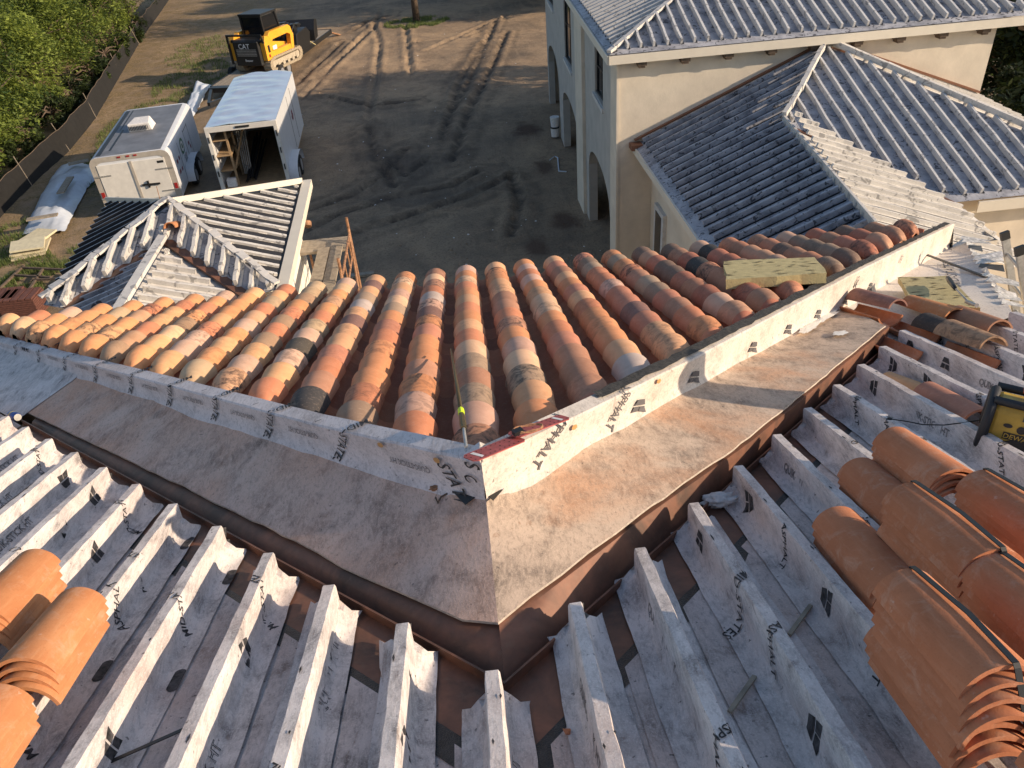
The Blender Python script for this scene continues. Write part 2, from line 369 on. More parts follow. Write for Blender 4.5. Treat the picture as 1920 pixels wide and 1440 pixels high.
# ---- upper deck (underlayment), V shaped front
mb = MB()
def deckrow(x): return trough_y(x) - .04 if x < 2.86 else 4.42
xs = [-9 + .3 * i for i in range(0, 51)]; vs = []; fs = []
for x in xs:
    for y in (-4, deckrow(x)):
        vs.append(RY(x, y, D0))
    for y in (deckrow(x), -4): vs.append(RY(x, y, D0 + .05))
for i in range(len(xs) - 1):
    a = i * 4; b = a + 4
    fs += [(a, b, b + 1, a + 1), (a + 1, b + 1, b + 2, a + 2), (a + 2, b + 2, b + 3, a + 3)]
mb.add(vs, fs, 0)
# overlapping strips of underlayment in the channels, laps running with the slope
for k in range(-14, 21):
    xc = -.07 + .293 * k + .1465
    yend = deckrow(xc) - .33
    s1 = s_of(yend) + random.uniform(-.03, .03); lap = random.uniform(-.04, .04)
    sg = 1 if xc > 0 else -1
    a = s1 - .06 * sg if sg > 0 else s1 + .06
    for (xa, xb, hh) in ((xc - .12, xc + lap, .0045), (xc + lap - .01, xc + .12, .008)):
        ya = deckrow(xa) - .33 if xa < 2.8 else 4.0; yb = deckrow(xb) - .33 if xb < 2.8 else 4.0
        pts = [(xa, s_of(ya)), (xb, s_of(yb))]; seg = []
        nseg = 30; vs = []; fs = []
        for j in range(nseg + 1):
            for (x_, se) in pts:
                jit = noise.noise((x_ * 9, j * .7, k)) * .006
                vs.append(R(x_ + jit, se + (-4 - se) * j / nseg, hh + .002 * noise.noise((x_ * 5, j * .5, 3))))
        for j in range(nseg): fs.append((2 * j, 2 * j + 1, 2 * j + 3, 2 * j + 2))
        mb.add(vs, fs, 0)
flat = lambda s, x, z=0: R(x, s, .0125 + z)
def pill(mb, x, s, L=.11, W=.045, ang=0, mi=1):
    pts = []
    for i in range(16):
        th = 2 * pi * i / 16; pts.append(((L / 2 - W / 2) * (1 if cos(th) > 0 else -1) + W / 2 * cos(th), W / 2 * sin(th)))
    mb.add([flat(s + px * cos(ang) - py * sin(ang), x + px * sin(ang) + py * cos(ang)) for px, py in pts], [tuple(range(16))], mi)
for (x, s, txt, sz, a, ol) in ((.07, 1.45, 'T', .1, 1.2, False), (-.22, 1.45, 'Q', .11, 0, True), (-.94, 1.9, 'ALT', .07, 2.2, False), (-1.55, .6, 'QUIK-STICK HT', .08, .0, True), (.9, 1.2, 'MID', .1, .4, False), (1.5, 1.0, 'ASPHALT', .09, .9, False), (-.5, 1.2, 'MID', .1, 2.4, False)):
    write(mb, txt, flat, 1, sz, s, x, a, ol, flip=True)
for (x, s) in ((1.25, 1.35), (.65, 1.05), (-2.3, 2.9), (.07, 1.05), (.96, .75)): emblem(mb, flat, 1, .12, s, x, random.uniform(0, 6))
upper = mb.build('underlayment_deck', [M['deck'], M['ink']], house)
# ---- copper flange, black strips, trough and lip
def arm(y0, y1, D_a, D_b, xa, xb, step=.25, jit=0):
    """sheet between two V offsets (y = |x|+off), on the roof slope"""
    vs = []; fs = []; n = max(1, int(abs(xb - xa) / step))
    for i in range(n + 1):
        x = xa + (xb - xa) * i / n; j = jit * noise.noise((x * 7, y0, 1))
        vs.append(RY(x, abs(x + .04) + y0 + j, D_a)); vs.append(RY(x, abs(x + .04) + y1 + j * .5, D_b))
    for i in range(n): fs.append((2 * i, 2 * i + 1, 2 * i + 3, 2 * i + 2))
    return vs, fs
mb = MB()
for xa, xb in ((-.04, 2.9), (-.04, -3.34)):
    mb.add(*arm(1.14, 1.452, D0 - .006, D0 - .006, xa, xb))          # flange under the batten ends
    mb.add(*arm(1.452, 1.456, D0 - .006, D0 - .045, xa, xb)); mb.add(*arm(1.456, 1.468, D0 - .045, D0 - .045, xa, xb)); mb.add(*arm(1.468, 1.472, D0 - .045, D0 + .02, xa, xb))   # lip
    mb.add(*arm(1.472, 1.500, D0 + .02, D0 + .02, xa, xb)); mb.add(*arm(1.5, 1.504, D0 + .02, D0 + .0, xa, xb)); mb.add(*arm(1.504, 1.52, D0 + .0, D0 + .02, xa, xb))
gut = mb.build('copper_gutter', M['copper'], house)
mb = MB()
for xa, xb in ((-.04, 2.8), (-.04, -3.3)): mb.add(*arm(1.02, 1.15, D0 - .0075, D0 - .0075, xa, xb, jit=.05))
mb.build('adhesive_strip', M['strip'], house)
# ---- the two pans
def base_pt(x):
    return Vector((x, curb_y(x), interp(R_BASE, x) if x >= -.042 else interp(L_BASE, -x)))
def top_pt(x):
    return Vector((x, curb_y(x), interp(R_TOP, x) if x >= -.042 else interp(L_TOP, -x)))
EO_R = [(0, 1.70, 1.565), (.1, 1.675, 1.55), (.26, 1.650, 1.535), (.62, 1.619, 1.52), (1.29, 1.532, 1.51), (2.8, 1.533, 1.51)]
EO_L = [(0, 1.70, 1.58), (.1, 1.625, 1.585), (.4, 1.60, 1.60), (.85, 1.613, 1.61), (1.65, 1.615, 1.62), (3.3, 1.59, 1.65), (7, 1.6, 1.66)]
def panlow(x, full=False):      # lower edge of the membrane pan, standing above the gutter
    T_ = EO_R if x > -.04 else EO_L; a = abs(x + .04)
    o_ = interp([t_[:2] for t_ in T_], a); D_ = interp([(t_[0], t_[2]) for t_ in T_], a)
    return (RY(x, a + o_, D_), o_, D_) if full else RY(x, a + o_, D_)
def pan(side, xa, xb, f0, f1, lift, name, mat, ragged=0, sub=14, dent=.0):
    """ruled sheet between curb base (f=1) and trough (f=0); stations perpendicular to the arm"""
    vs = []; fs = []; n = int(abs(xb - xa) / .06)
    for i in range(n + 1):
        xb_ = xa + (xb - xa) * i / n
        B = base_pt(xb_)
        # the foot of the perpendicular on the trough line
        lowx = xb_ + side * .31 * min(1, abs(xb_ + .042) / .31)
        if lowx > 2.78 and f0 >= 0: lowx = 2.78
        L = panlow(lowx if abs(lowx) > .04 else xb_)
        for j in range(sub + 1):
            f = f0 + (f1 - f0) * j / sub
            if j == 0: f += ragged * noise.noise((xb_ * 7, 3, 0)) + ragged * .6 * noise.noise((xb_ * 33, 5, 0)) + ragged * .5 * noise.noise((xb_ * 90, 8, 0))
            p = L.lerp(B, f); p.z += lift + dent * noise.noise(p * 2.2) + .25 * dent * noise.noise(p * 9)
            if f1 >= 1 and j >= sub - 1: p.z += (.018 if j == sub else .004)
            vs.append(p)
    m_ = sub + 1
    for i in range(n):
        for j in range(sub):
            q = (i * m_ + j, (i + 1) * m_ + j, (i + 1) * m_ + j + 1, i * m_ + j + 1); fs.append(q if side > 0 else q[::-1])
    mbp = MB(); mbp.add(vs, fs)
    if ragged:                                      # turned down edge thickness
        e = []
        for i in range(n + 1): e += [vs[i * m_], vs[i * m_] + Vector((0, 0, -.012))]
        mbp.add(e, [(2 * i, 2 * i + 1, 2 * i + 3, 2 * i + 2) for i in range(n)], 1)
    return mbp
M['edge'] = plain('frayed_edge', (.52, .45, .38), .9, 0, .2, 60)
def copper_face(side, xe):
    mbp = MB(); vs = []; n = int(abs(xe + .04) / .12)
    for i in range(n + 1):
        x = -.04 + (xe + .04) * i / n; x += side * 1e-4; e, eo, De = panlow(x, True); w1 = .004 * noise.noise((x * 3, 1, 7))
        inb = RY(x, abs(x + .04) + eo + .06, De - .0 + .012)
        vs += [RY(x, abs(x + .04) + 1.498, D0 + .025), RY(x, abs(x + .04) + 1.506 + w1, D0 + .020), RY(x, abs(x + .04) + .5 * (1.506 + eo - .015), .5 * (1.70 + De) + w1), RY(x, abs(x + .04) + eo - .015, De + .022), inb]
    fs = []
    for i in range(n):
        for j in range(4): q = (i * 5 + j, (i + 1) * 5 + j, (i + 1) * 5 + j + 1, i * 5 + j + 1); fs.append(q if side > 0 else q[::-1])
    mbp.add(vs, fs); mbp.build('copper_trough', M['copper'], gut, auto=40)
copper_face(1, 2.84); copper_face(-1, -3.3)
panR = pan(1, -.042, 2.95, 0, 1, .006, 'x', None, .022, dent=.008).build('pan_membrane', [M['pan_r'], M['edge']], house, smooth=True)
tag(panR, 'sunlit tan dusty membrane pan'); 
panL = pan(-1, -.042, -3.1, 0, 1, .006, 'x', None, .020, dent=.008).build('pan_membrane', [M['pan_l'], M['edge']], house, smooth=True)
tag(panL, 'shaded pinkish dusty membrane pan')
pan(-1, -3.08, -6.6, -.22, 1, .012, 'x', None, dent=.012).build('pan_membrane', M['mem'], house, smooth=True)
# far right: white membrane fan from the curb to the corner of the roof
bs = [2.90, 3.15, 3.5, 4.1, 4.8, 5.46]; lo = [(2.80, 4.40), (3.05, 4.36), (3.55, 4.47), (3.98, 4.68), (4.3, 5.24), (5.09, 6.64)]
mb = MB(); vs = []; fs = []; nn = 14
for xb_, (lx, ly) in zip(bs, lo):
    B = base_pt(xb_); L = RY(lx, ly, D0 - .012)
    for j in range(nn + 1):
        p = B.lerp(L, j / nn); p.z += .012 + .012 * noise.noise(p * 2.0); vs.append(p)
for i in range(len(bs) - 1):
    for j in range(nn): fs.append((i * (nn + 1) + j, i * (nn + 1) + j + 1, (i + 1) * (nn + 1) + j + 1, (i + 1) * (nn + 1) + j))
mb.add(vs, fs)
E1 = RY(5.09, 6.64, D0 - .012); E2 = base_pt(5.46); E3 = RY(5.75, 7.9, D0 + .0)
mb.add([E1, E3, E2 + Vector((0, 0, .01))], [(0, 1, 2)])
wfan = mb.build('corner_membrane', M['white'], house, smooth=True)
mb = MB()
fanf = lambda u, v_, z=0: (lambda p: Vector((p.x, p.y, p.z + .02 + z)))(base_pt(u).lerp(RY(u + .2, curb_y(u) - 1.0, D0 - .01), v_))
write(mb, 'MID-STATES', lambda a, b, z=0: fanf(4.4 + a, .45 - b, z), 0, .15, 0, 0, .5, False, 1, .2)
write(mb, 'QUIK', lambda a, b, z=0: fanf(3.5 + a, .42 - b, z), 0, .12, 0, 0, .6, False, 1, .2)
mb.build('printed_marks', M['ink_grey'], wfan)
mb = MB()                                           # black gap where two sheets meet
a = gp(1730, 470, 1); 
def onroof(px, py, D):
    d = cf * F_PX + cix * (px - 960) + ciy * (720 - py); nn_ = Vector((0, nS, cS)); return d * (-D / d.dot(nn_))
p0 = onroof(1728, 474, 1.625); p1 = onroof(1850, 520, 1.66)
mb.bar(p0, p1, .03, .012, 0, (0, nS, cS)); mb.build('sheet_gap', M['strip'], house)
# fascia and foil flaps along the right corner edge
mb = MB(); pts = [RY(3.98, 4.68, D0), RY(4.3, 5.24, D0), RY(5.09, 6.64, D0), RY(5.75, 7.9, D0)]
for a, b in zip(pts[:-1], pts[1:]):
    d = Vector((0, 0, -.2)); mb.quad(a, b, b + d, a + d)
mb.build('fascia', M['fascia'], house)
mb = MB()
for i in range(16):
    t_ = i / 15; p = RY(4.15 + 1.5 * t_, 5.0 + 2.75 * t_, D0 - .02); q = Vector((random.uniform(.15, .34), random.uniform(-.08, .1), random.uniform(-.12, -.02)))
    wv = Vector((.03, .09, .0)); mb.quad(p - q * .2, p + q, p + q + wv + Vector((0, 0, random.uniform(-.03, .03))), p + wv, random.choice((0, 0, 1)))
mb.build('foil_flap', [M['silver'], M['black']], house)
# ---- curbs
def curb_arm(side, xa, xb, mat, name):
    mbp = MB(); vs = []; n = int(abs(xb - xa) / .08); th = .085
    off = Vector((-side * th * .7071, th * .7071, 0)) * (-1 if False else 1)
    off = Vector((-.7071 * side * th, .7071 * th, 0))
    for i in range(n + 1):
        x = xa + (xb - xa) * i / n; T_ = top_pt(x); B = base_pt(x); wv = Vector((side * .7071, -.7071, 0)) * .006 * noise.noise((x * 3, 1, 0)); T_.z += .004 * noise.noise((x * 5, 2, 0))
        outw = Vector((side * .7071, -.7071, 0))
        mid = T_.lerp(B, .5)
        ratio = 1.0 if abs(x + .042) > th else 1.0
        o2 = off if i > 0 else Vector((0, th * 1.414, 0))
        deck = RY(T_.x + o2.x, T_.y + o2.y, 1.47)
        fl_ = min(1, abs(x + .042) / .12 + .12)
        vs += [B + outw * .05 * fl_ + Vector((0, 0, -.012)), B + outw * .022 * fl_ + Vector((0, 0, .012)), B + outw * .004 + Vector((0, 0, .05)), mid + wv, T_ + Vector((0, 0, -.008)), T_ - outw * .008, T_ + o2 + Vector((0, 0, .002)), Vector((T_.x + o2.x, T_.y + o2.y, min(deck.z, T_.z - .03)))]
    fs = []
    for i in range(n):
        for j in range(7):
            q = (i * 8 + j, (i + 1) * 8 + j, (i + 1) * 8 + j + 1, i * 8 + j + 1); fs.append(q if side > 0 else q[::-1])
    fs.append(tuple(range(n * 8, n * 8 + 8)))
    mbp.add(vs, fs); return mbp
def curb_fn(side):
    def fn(u, w_, z=0):      # u = |x| along the arm, w_ = 0 at base .. h at top, beyond folds on top
        x = side * u - .042; B = base_pt(x); T_ = top_pt(x); h = T_.z - B.z; outw = Vector((side * .7071, -.7071, 0))
        if w_ < h: 
            p = B + Vector((0, 0, w_)); e = .010 + max(0, .05 - w_) * .45 + z
            return p + outw * e + Vector((0, 0, .002))
        return T_ - outw * (w_ - h) + Vector((0, 0, .008 + z))
    return fn
mb = curb_arm(-1, -.042, -7.0, None, 'curb'); fl = curb_fn(-1)
write(mb, 'S', fl, 1, .075, .03, .19, -1.9, flip=True); write(mb, 'C', fl, 1, .06, .045, .12, -2.2, flip=True); write(mb, 'STATE', fl, 1, .07, .11, .07, -2.0, flip=True)
for i, u in enumerate([.62, 1.06, 1.47, 1.88, 2.3, 2.75, 3.2, 3.65, 4.1]):
    write(mb, 'MID-STATES', fl, 1, .058, u, .13, -1.30 + .1 * random.random(), flip=True)
for i, u in enumerate([.30, .86, 1.27, 1.68, 2.1, 2.52, 2.95, 3.4, 3.9]):
    write(mb, 'QUIK-STICK HT', fl, 1, .042, u, .095, 0, True, .62, 0, flip=True)
    if i: write(mb, 'I', fl, 1, .04, u - .08, .19, .7)
cL = mb.build('curb', [M['curb'], M['ink']], house, auto=40)
mb = curb_arm(1, -.042, 5.46, None, 'curb'); fr = curb_fn(1)
write(mb, 'ASPHALT', fr, 1, .066, .30, .15, 3.95); write(mb, 'ASPHALT', fr, 1, .060, .66, .13, 4.05)
for u in (.78, 1.18, 1.72, 2.12, 2.52, 2.95, 3.4): emblem(mb, fr, 1, .072, u, .075, -.35)
write(mb, 'MID', fr, 1, .06, 3.1, .2, 1.0); write(mb, 'TES', fr, 1, .06, 4.0, .2, 1.0)
cR = mb.build('curb', [M['curb_sun'], M['ink_grey']], house, auto=40)
tag(cR, 'sunlit white curb running up to the right'); tag(cL, 'shaded white curb with black lettering running to the left')
# dark frayed strip along the back of the right curb top
mb = MB(); vs = []; n = 90
for i in range(n + 1):
    x = .55 + (5.4 - .55) * i / n; T_ = top_pt(x); b1 = .030 + .012 * noise.noise((x * 20, 0, 0)); b2 = .092 + .02 * noise.noise((x * 17, 4, 0))
    vs += [T_ + Vector((-.7071 * b1, .7071 * b1, .010 + .006 * noise.noise((x * 30, 7, 0)))), T_ + Vector((-.7071 * b2, .7071 * b2, .012 + .014 * noise.noise((x * 26, 9, 0))))]
mb.add(vs, [(2 * i, 2 * i + 2, 2 * i + 3, 2 * i + 1) for i in range(n)]); mb.build('tar_edge', plain('tar_edge', (.035, .032, .03), .7, 0, .9, 50, .8), cR)
# nails discs on curb
mb = MB()
for side, u, w_ in ((-1, .17, .17), (-1, .42, .165), (1, .40, .15), (1, .9, .17)):
    fn = curb_fn(side); c = fn(u, w_); vs = [c + (fn(u + .014 * cos(t_ * pi / 5), w_ + .014 * sin(t_ * pi / 5)) - c) for t_ in range(10)]
    outw = Vector((side * .7071, -.7071, 0)) * .003; mb.add([p + outw for p in vs], [tuple(range(10))])
mb.build('nail_cap', plain('orange_nail_cap', (.50, .27, .10), .5), house)
# ---- battens on the upper deck
PR = [(-.108, .014), (-.070, .015), (-.050, .020), (-.034, .038), (-.028, .075), (-.0245, .142), (-.020, .151), (.020, .151), (.0245, .142), (.028, .075), (.034, .038), (.050, .020), (.070, .015), (.108, .014)]
cum = [0]
for a, b in zip(PR[:-1], PR[1:]): cum.append(cum[-1] + sqrt((a[0] - b[0]) ** 2 + (a[1] - b[1]) ** 2))
WT = cum[-1]
def prof(w_, off=.002):
    w_ = min(max(w_, 0), WT - 1e-6); i = max(j for j in range(len(cum) - 1) if cum[j] <= w_)
    a, b = PR[i], PR[i + 1]; t_ = (w_ - cum[i]) / (cum[i + 1] - cum[i]); dx, dy = b[0] - a[0], b[1] - a[1]; L = sqrt(dx * dx + dy * dy)
    return a[0] + dx * t_ - dy / L * off, a[1] + dy * t_ + dx / L * off
TXT = ['MID-STATES', 'ASPHALT', 'QUIK-STICK HT', 'MID', 'SPHALT', 'STATES']
def batten_end(k):
    x = -.07 + .293 * k
    if x > 2.8: return [4.28, 4.40, 4.44][k - 10] if k < 13 else 4.42
    return 1.425 + .975 * abs(x + .07)
bats = {}
for k in range(-14, 21):
    x0 = -.07 + .293 * k; se = s_of(batten_end(k), .15); s0 = -2.5
    n = int((se - s0) / .045); mb = MB(); vs = []; rnd = random.Random(k + 50)
    ph = rnd.random() * 10; wR = rnd.uniform(.85, 1.15); wL = rnd.uniform(.8, 1.1)
    nP = len(PR)
    for i in range(n + 1):
        s_ = s0 + (se - s0) * i / n; d_end = se - s_; fl = max(0, 1 - d_end / .16) ** 1.6
        if i == n: s_ += 0
        for j, (px, ph_) in enumerate(PR):
            q = px; hh = ph_
            if j in (0, nP - 1): q *= (wL if j == 0 else wR); q += .008 * noise.noise((s_ * 3, ph, j)); hh += .004 * max(0, noise.noise((s_ * 4, ph, j + 9)))
            if j in (1, 2, 3, nP - 2, nP - 3, nP - 4): q *= 1 + .5 * fl; hh += .035 * fl * (1 if j in (2, 3, nP - 3, nP - 4) else .3)
            q += .0040 * noise.noise((s_ * 11, ph + j * .5, 1)) + .006 * noise.noise((s_ * 1.2, ph, 2)); hh += .0035 * noise.noise((s_ * 9, ph, j * .4 + 5)) if 3 < j < nP - 4 else .005 * max(0, noise.noise((s_ * 6, ph, j * 2.0)))
            ss = s_
            if i == n: ss += (.05 if j in (0, 1, nP - 1, nP - 2) else 0) * (1 if x0 < 0 else 1) - (.10 * abs(q) / .12 if (q > 0) == (x0 < -.1) and abs(q) > .05 else 0) * 0
            if i == n and abs(q) > .04:     # flange ends follow the V
                ss += (-q if x0 < -.1 else q if x0 > .1 else -abs(q)) * .5 * (1 if k < 10 else 0)
            vs.append(R(x0 + q, ss, hh))
    fs = []
    for i in range(n):
        for j in range(nP - 1): fs.append((i * nP + j, (i + 1) * nP + j, (i + 1) * nP + j + 1, i * nP + j + 1))
    e = n * nP; fs.append(tuple(e + j for j in range(3, nP - 3)))
    mb.add(vs, fs, 0)
    # frayed black bit at the end of some battens
    if k % 3 != 0 and k < 10:
        for q in range(3):
            xx = x0 + rnd.uniform(-.02, .03); mb.add([R(xx, se + .001, .14 - q * .03), R(xx + .012, se + .012 + rnd.random() * .01, .135 - q * .03), R(xx + .006, se + .006, .09 - q * .03)], [(0, 1, 2)], 1)
    for q in range(7):        # small tears along the folded edges
        ss = rnd.uniform(max(s0, se - 3.5), se - .05); sg = rnd.choice((-1, 1)); l_ = rnd.uniform(.008, .03); hh_ = rnd.choice((.1525, .1525, .149))
        xe = x0 + sg * rnd.uniform(.008, .019)
        mb.add([R(xe, ss - l_, hh_ + .002), R(xe + .004, ss, hh_ + .0025), R(xe, ss + l_, hh_ + .002), R(xe - .004, ss + l_ * .2, hh_ + .0025)], [(0, 1, 2, 3)], 1)
    # lettering wrapped over the batten
    fn = lambda u_, w_, z=0: (lambda p: R(x0 + p[0], u_, p[1]))(prof(w_, .0022 + z))
    side = -1 if x0 > 0 else 1
    if s0 < se:
        u_ = se - rnd.uniform(.12, .28)
        while u_ > max(.6, se - 3.2):
            c_ = rnd.random()
            wc = WT / 2 + (.08 if x0 < 0 else -.08) * rnd.uniform(.3, 1.2)
            if c_ < .40: write(mb, rnd.choice(['MID-STATES', 'ASPHALT', 'ASPHALT', 'MID-STATES', 'ASPHALT', 'MID-STATES']), fn, 1, rnd.uniform(.044, .056), u_, wc, (-1.0 if x0 < 0 else 1.0 + pi) + rnd.uniform(-.2, .2), flip=True); u_ -= rnd.uniform(.24, .36)
            elif c_ < .62:
                write(mb, 'QUIK-STICK HT', fn, 1, .056, u_ - .20, WT / 2 + (.14 if x0 < 0 else -.105), 0 if x0 < 0 else pi, True, .9, 0, flip=True); u_ -= .75
            elif c_ < .72 and x0 < 0: 
                pts_ = [(.045 * (1 if cos(q * pi / 8) > 0 else -1) * .8 + .022 * cos(q * pi / 8), .022 * sin(q * pi / 8)) for q in range(16)]; mb.add([fn(u_ + a_, WT / 2 + .20 + b_) for a_, b_ in pts_], [tuple(range(16))], 1); u_ -= .35
            else: emblem(mb, fn, 1, rnd.uniform(.072, .09), u_, WT / 2 + (.10 if x0 < 0 else -.095), rnd.choice((0, pi / 2, -pi / 2, 1.2))); u_ -= rnd.uniform(.3, .5)
        if k in (4, 3): pass
    o = mb.build('batten', [M['mem'], M['ink']], house, auto=35); bats[k] = o
# ---- lower roof: deck, pan tiles and cap tile rows
EAVE = 7.05
mb = MB()
vs = []; fs = []; n = 44
for i in range(n + 1):
    x = -7 + (5.0 + 7) * i / n
    vs += [RY(x, curb_y(x) + .04, 1.46), RY(x, max(EAVE - .05, curb_y(x) + .05), 1.46), RY(x, max(EAVE - .05, curb_y(x) + .05), 1.56)]
for i in range(n): a = 3 * i; fs += [(a, a + 3, a + 4, a + 1), (a + 1, a + 4, a + 5, a + 2)]
mb.add(vs, fs); mb.build('tile_deck', M['fascia'], house)
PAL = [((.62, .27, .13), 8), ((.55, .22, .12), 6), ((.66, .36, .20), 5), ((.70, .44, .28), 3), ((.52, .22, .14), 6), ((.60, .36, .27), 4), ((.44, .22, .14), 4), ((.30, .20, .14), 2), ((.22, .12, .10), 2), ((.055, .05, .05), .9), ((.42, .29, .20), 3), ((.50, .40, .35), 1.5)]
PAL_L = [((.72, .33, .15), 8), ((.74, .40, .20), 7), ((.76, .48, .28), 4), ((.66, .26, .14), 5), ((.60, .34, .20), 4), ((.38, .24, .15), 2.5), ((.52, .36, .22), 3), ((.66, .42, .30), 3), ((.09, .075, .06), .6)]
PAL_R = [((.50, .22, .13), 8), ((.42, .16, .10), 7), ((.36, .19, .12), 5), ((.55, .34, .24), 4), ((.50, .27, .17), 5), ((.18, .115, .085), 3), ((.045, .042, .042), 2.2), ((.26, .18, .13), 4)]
def pick(p, r): 
    tt = sum(w_ for _, w_ in p); q = r.random() * tt
    for c, w_ in p:
        q -= w_
        if q <= 0: return c
    return p[0][0]
def arc_tile(mb, x, sA, sB, crown, rA, rB, col, th=.014, concave=False, clip=None, lift=0, seg=10, M_=RM, rows=2, span=1.0):
    """barrel from sA (upslope, radius rA) to sB (downslope, radius rB)"""
    vs = []
    nr = rows
    for i in range(nr + 1):
        t_ = i / nr; s_ = sA + (sB - sA) * t_; r = rA + (rB - rA) * t_; hc = crown + (lift * t_)
        for rr in (r, r - th):
            for j in range(seg + 1):
                th_ = pi * (.5 - .5 * span) + pi * span * j / seg; xx = x + rr * cos(th_); hh = hc - r + rr * sin(th_) if not concave else hc + r - rr * sin(th_)
                ss = s_
                if clip is not None:
                    y = ss * cS + (hh - D0) * nS; yc = clip(xx)
                    if not concave and y - yc < .14: hh -= .07 * (1 - max(0, y - yc) / .14) ** 1.5
                    if y < yc: ss = (yc - (hh - D0) * nS) / cS
                vs.append((xx, ss, hh))
    w_ = seg + 1; fs = []
    for i in range(nr):
        a = i * 2 * w_; b = a + 2 * w_
        for j in range(seg):
            fs.append((a + j, a + j + 1, b + j + 1, b + j)); fs.append((a + w_ + j, b + w_ + j, b + w_ + j + 1, a + w_ + j + 1))
        fs.append((a, b, b + w_, a + w_)); fs.append((a + seg, a + w_ + seg, b + w_ + seg, b + seg))
    if clip is not None and not concave: fs.append(tuple(range(w_, 2 * w_)))
    for e in (0, nr * 2 * w_):
        for j in range(seg): fs.append((e + j, e + w_ + j, e + w_ + j + 1, e + j + 1) if e == 0 else (e + j, e + j + 1, e + w_ + j + 1, e + w_ + j))
    mb.add(vs, fs, 0, M_, col)
SP = .2995; clipf = lambda x: curb_y(x) + .118
k0, k1 = -23, 18
for k in range(k0, k1 + 1):
    xc = -.065 + SP * k + random.uniform(-.006, .006); rnd = random.Random(k * 31 + 5)
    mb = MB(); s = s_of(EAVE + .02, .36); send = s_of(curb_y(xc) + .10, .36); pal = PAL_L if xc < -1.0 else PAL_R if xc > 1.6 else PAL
    i = 0
    while s > send + .05:
        c = pick(pal, rnd); v = rnd.uniform(.88, 1.12); col = (*[min(.85, q * v) for q in c], rnd.choice((.05, .1, .15, .25, .45, .85)) if rnd.random() < .6 else 0)
        dx = rnd.uniform(-.006, .006); sA = s - .44; 
        arc_tile(mb, xc + dx, max(sA, send - .12), s, .418, .084, .115 + rnd.uniform(-.003, .003), col, .015, clip=clipf, lift=.036, seg=14, rows=5)
        s -= .305 + rnd.uniform(-.015, .015); i += 1
        if i > 25: break
    mb.build('cap_tile_row', M['tile'], house, auto=50)
    # concave pan tiles in the channel to the right
    if k < k1:
        mb = MB(); xc2 = xc + SP / 2; s = s_of(EAVE + .05, .22); send = s_of(curb_y(xc2) + .05, .22)
        while s > send + .05:
            c = rnd.choice(((.46, .17, .09), (.38, .14, .08), (.52, .21, .11))); v = rnd.uniform(.85, 1.15)
            arc_tile(mb, xc2, max(s - .44, send - .1), s, .235, .098, .088, (*[q * v for q in c], .05), .014, concave=True, clip=clipf, lift=.02, seg=6, span=.9)
            s -= .305
        mb.build('pan_tile_row', M['tile'], house, auto=50)
# ------------------------------------------------------------------ loose tiles and bundles
def loose(name_lbl, x, s, crown, L=.45, r=.108, r2=None, yaw=0, tilt=0, roll=0, concave=False, mat='newtile', group=None, lift=0, parent=None, name='roof_tile', col=None, narrow_up=False):
    mb = MB(); arc_tile(mb, 0, -L / 2, L / 2, 0, r if not narrow_up else (r2 or r - .016), (r2 or r - .016) if not narrow_up else r, col if col else (1, 1, 1, 0), .0125, concave, seg=18, rows=6, M_=None, lift=0, span=.84)
    o = mb.build(name, M[mat], parent, auto=50)
    o.matrix_world = RM @ Matrix.Translation((x, s, crown)) @ Matrix.Rotation(yaw, 4, 'Z') @ Matrix.Rotation(tilt, 4, 'X') @ Matrix.Rotation(roll, 4, 'Y')
    if parent is None: tag(o, name_lbl, 'roof tile', group)
    return o
def crest(px, py, D):
    p = onroof(px, py, D); return p.x, s_of(p.y, D0 - D)
def bundle(label, px, py, Dtop, count, strap=True, mat='newtile', group='strapped bundles of barrel tiles', yaw=0, pitch_=.021, L=.46, r=.112, stag=.014, snap=None, splay=.007):
    """px,py = far end of the crest of the top tile"""
    x, s = crest(px, py, Dtop)
    if snap is not None: x = snap
    top = D0 - Dtop
    root = empty('tile_bundle', R(x, s - L / 2, top - r * .9 - pitch_ * count), 0, label, 'tile bundle', group)
    rng = random.Random(px)
    inv = Matrix.Translation(root.location).inverted()
    for i in range(count):
        mbb = MB(); arc_tile(mbb, 0, -L / 2, L / 2, 0, r * 1.06, r * 1.06 - .014, (1, 1, 1, 0), .0125, seg=18, rows=5, M_=None, span=.80)
        dy = -stag * i * (1 if i < 4 else .6) + rng.uniform(-.003, .003); dx = rng.uniform(-.002, .002) - splay * (i if i < 4 else 4) * (1 if x > 0 else -1)
        Mx = inv @ RM @ Matrix.Translation((x + dx, s - L / 2 + dy, top - pitch_ * i)) @ Matrix.Rotation(yaw, 4, 'Z')
        o = mbb.build('tile', M[mat], root, auto=50); o.matrix_local = Mx
    if strap:
        mbb = MB(); pts = []
        hx = .004; xo = .02
        tp = [(xo, L / 2 + .004, -.10 - pitch_ * count * .8), (xo, L / 2 + .006, .002), (xo, L / 2 - .02, .006), (xo + .012, -.02, .007), (xo, -L / 2 + .0, .006), (xo, -L / 2 - .008, -.004), (xo, -L / 2 - .012 - stag * count * .7, -.08 - pitch_ * count)]
        for (a, b) in zip(tp[:-1], tp[1:]):
            Mx = inv @ RM @ Matrix.Translation((x, s - L / 2, top)) @ Matrix.Rotation(yaw, 4, 'Z')
            a = Mx @ Vector(a); b = Mx @ Vector(b); mbb.bar(a, b, .016, .003, 0, Vector((0, nS, cS)) if abs((b - a).normalized().dot(Vector((0, nS, cS)))) < .8 else Vector((0, cS, -nS)))
        mbb.build('strap', M['black'], root)
    return root
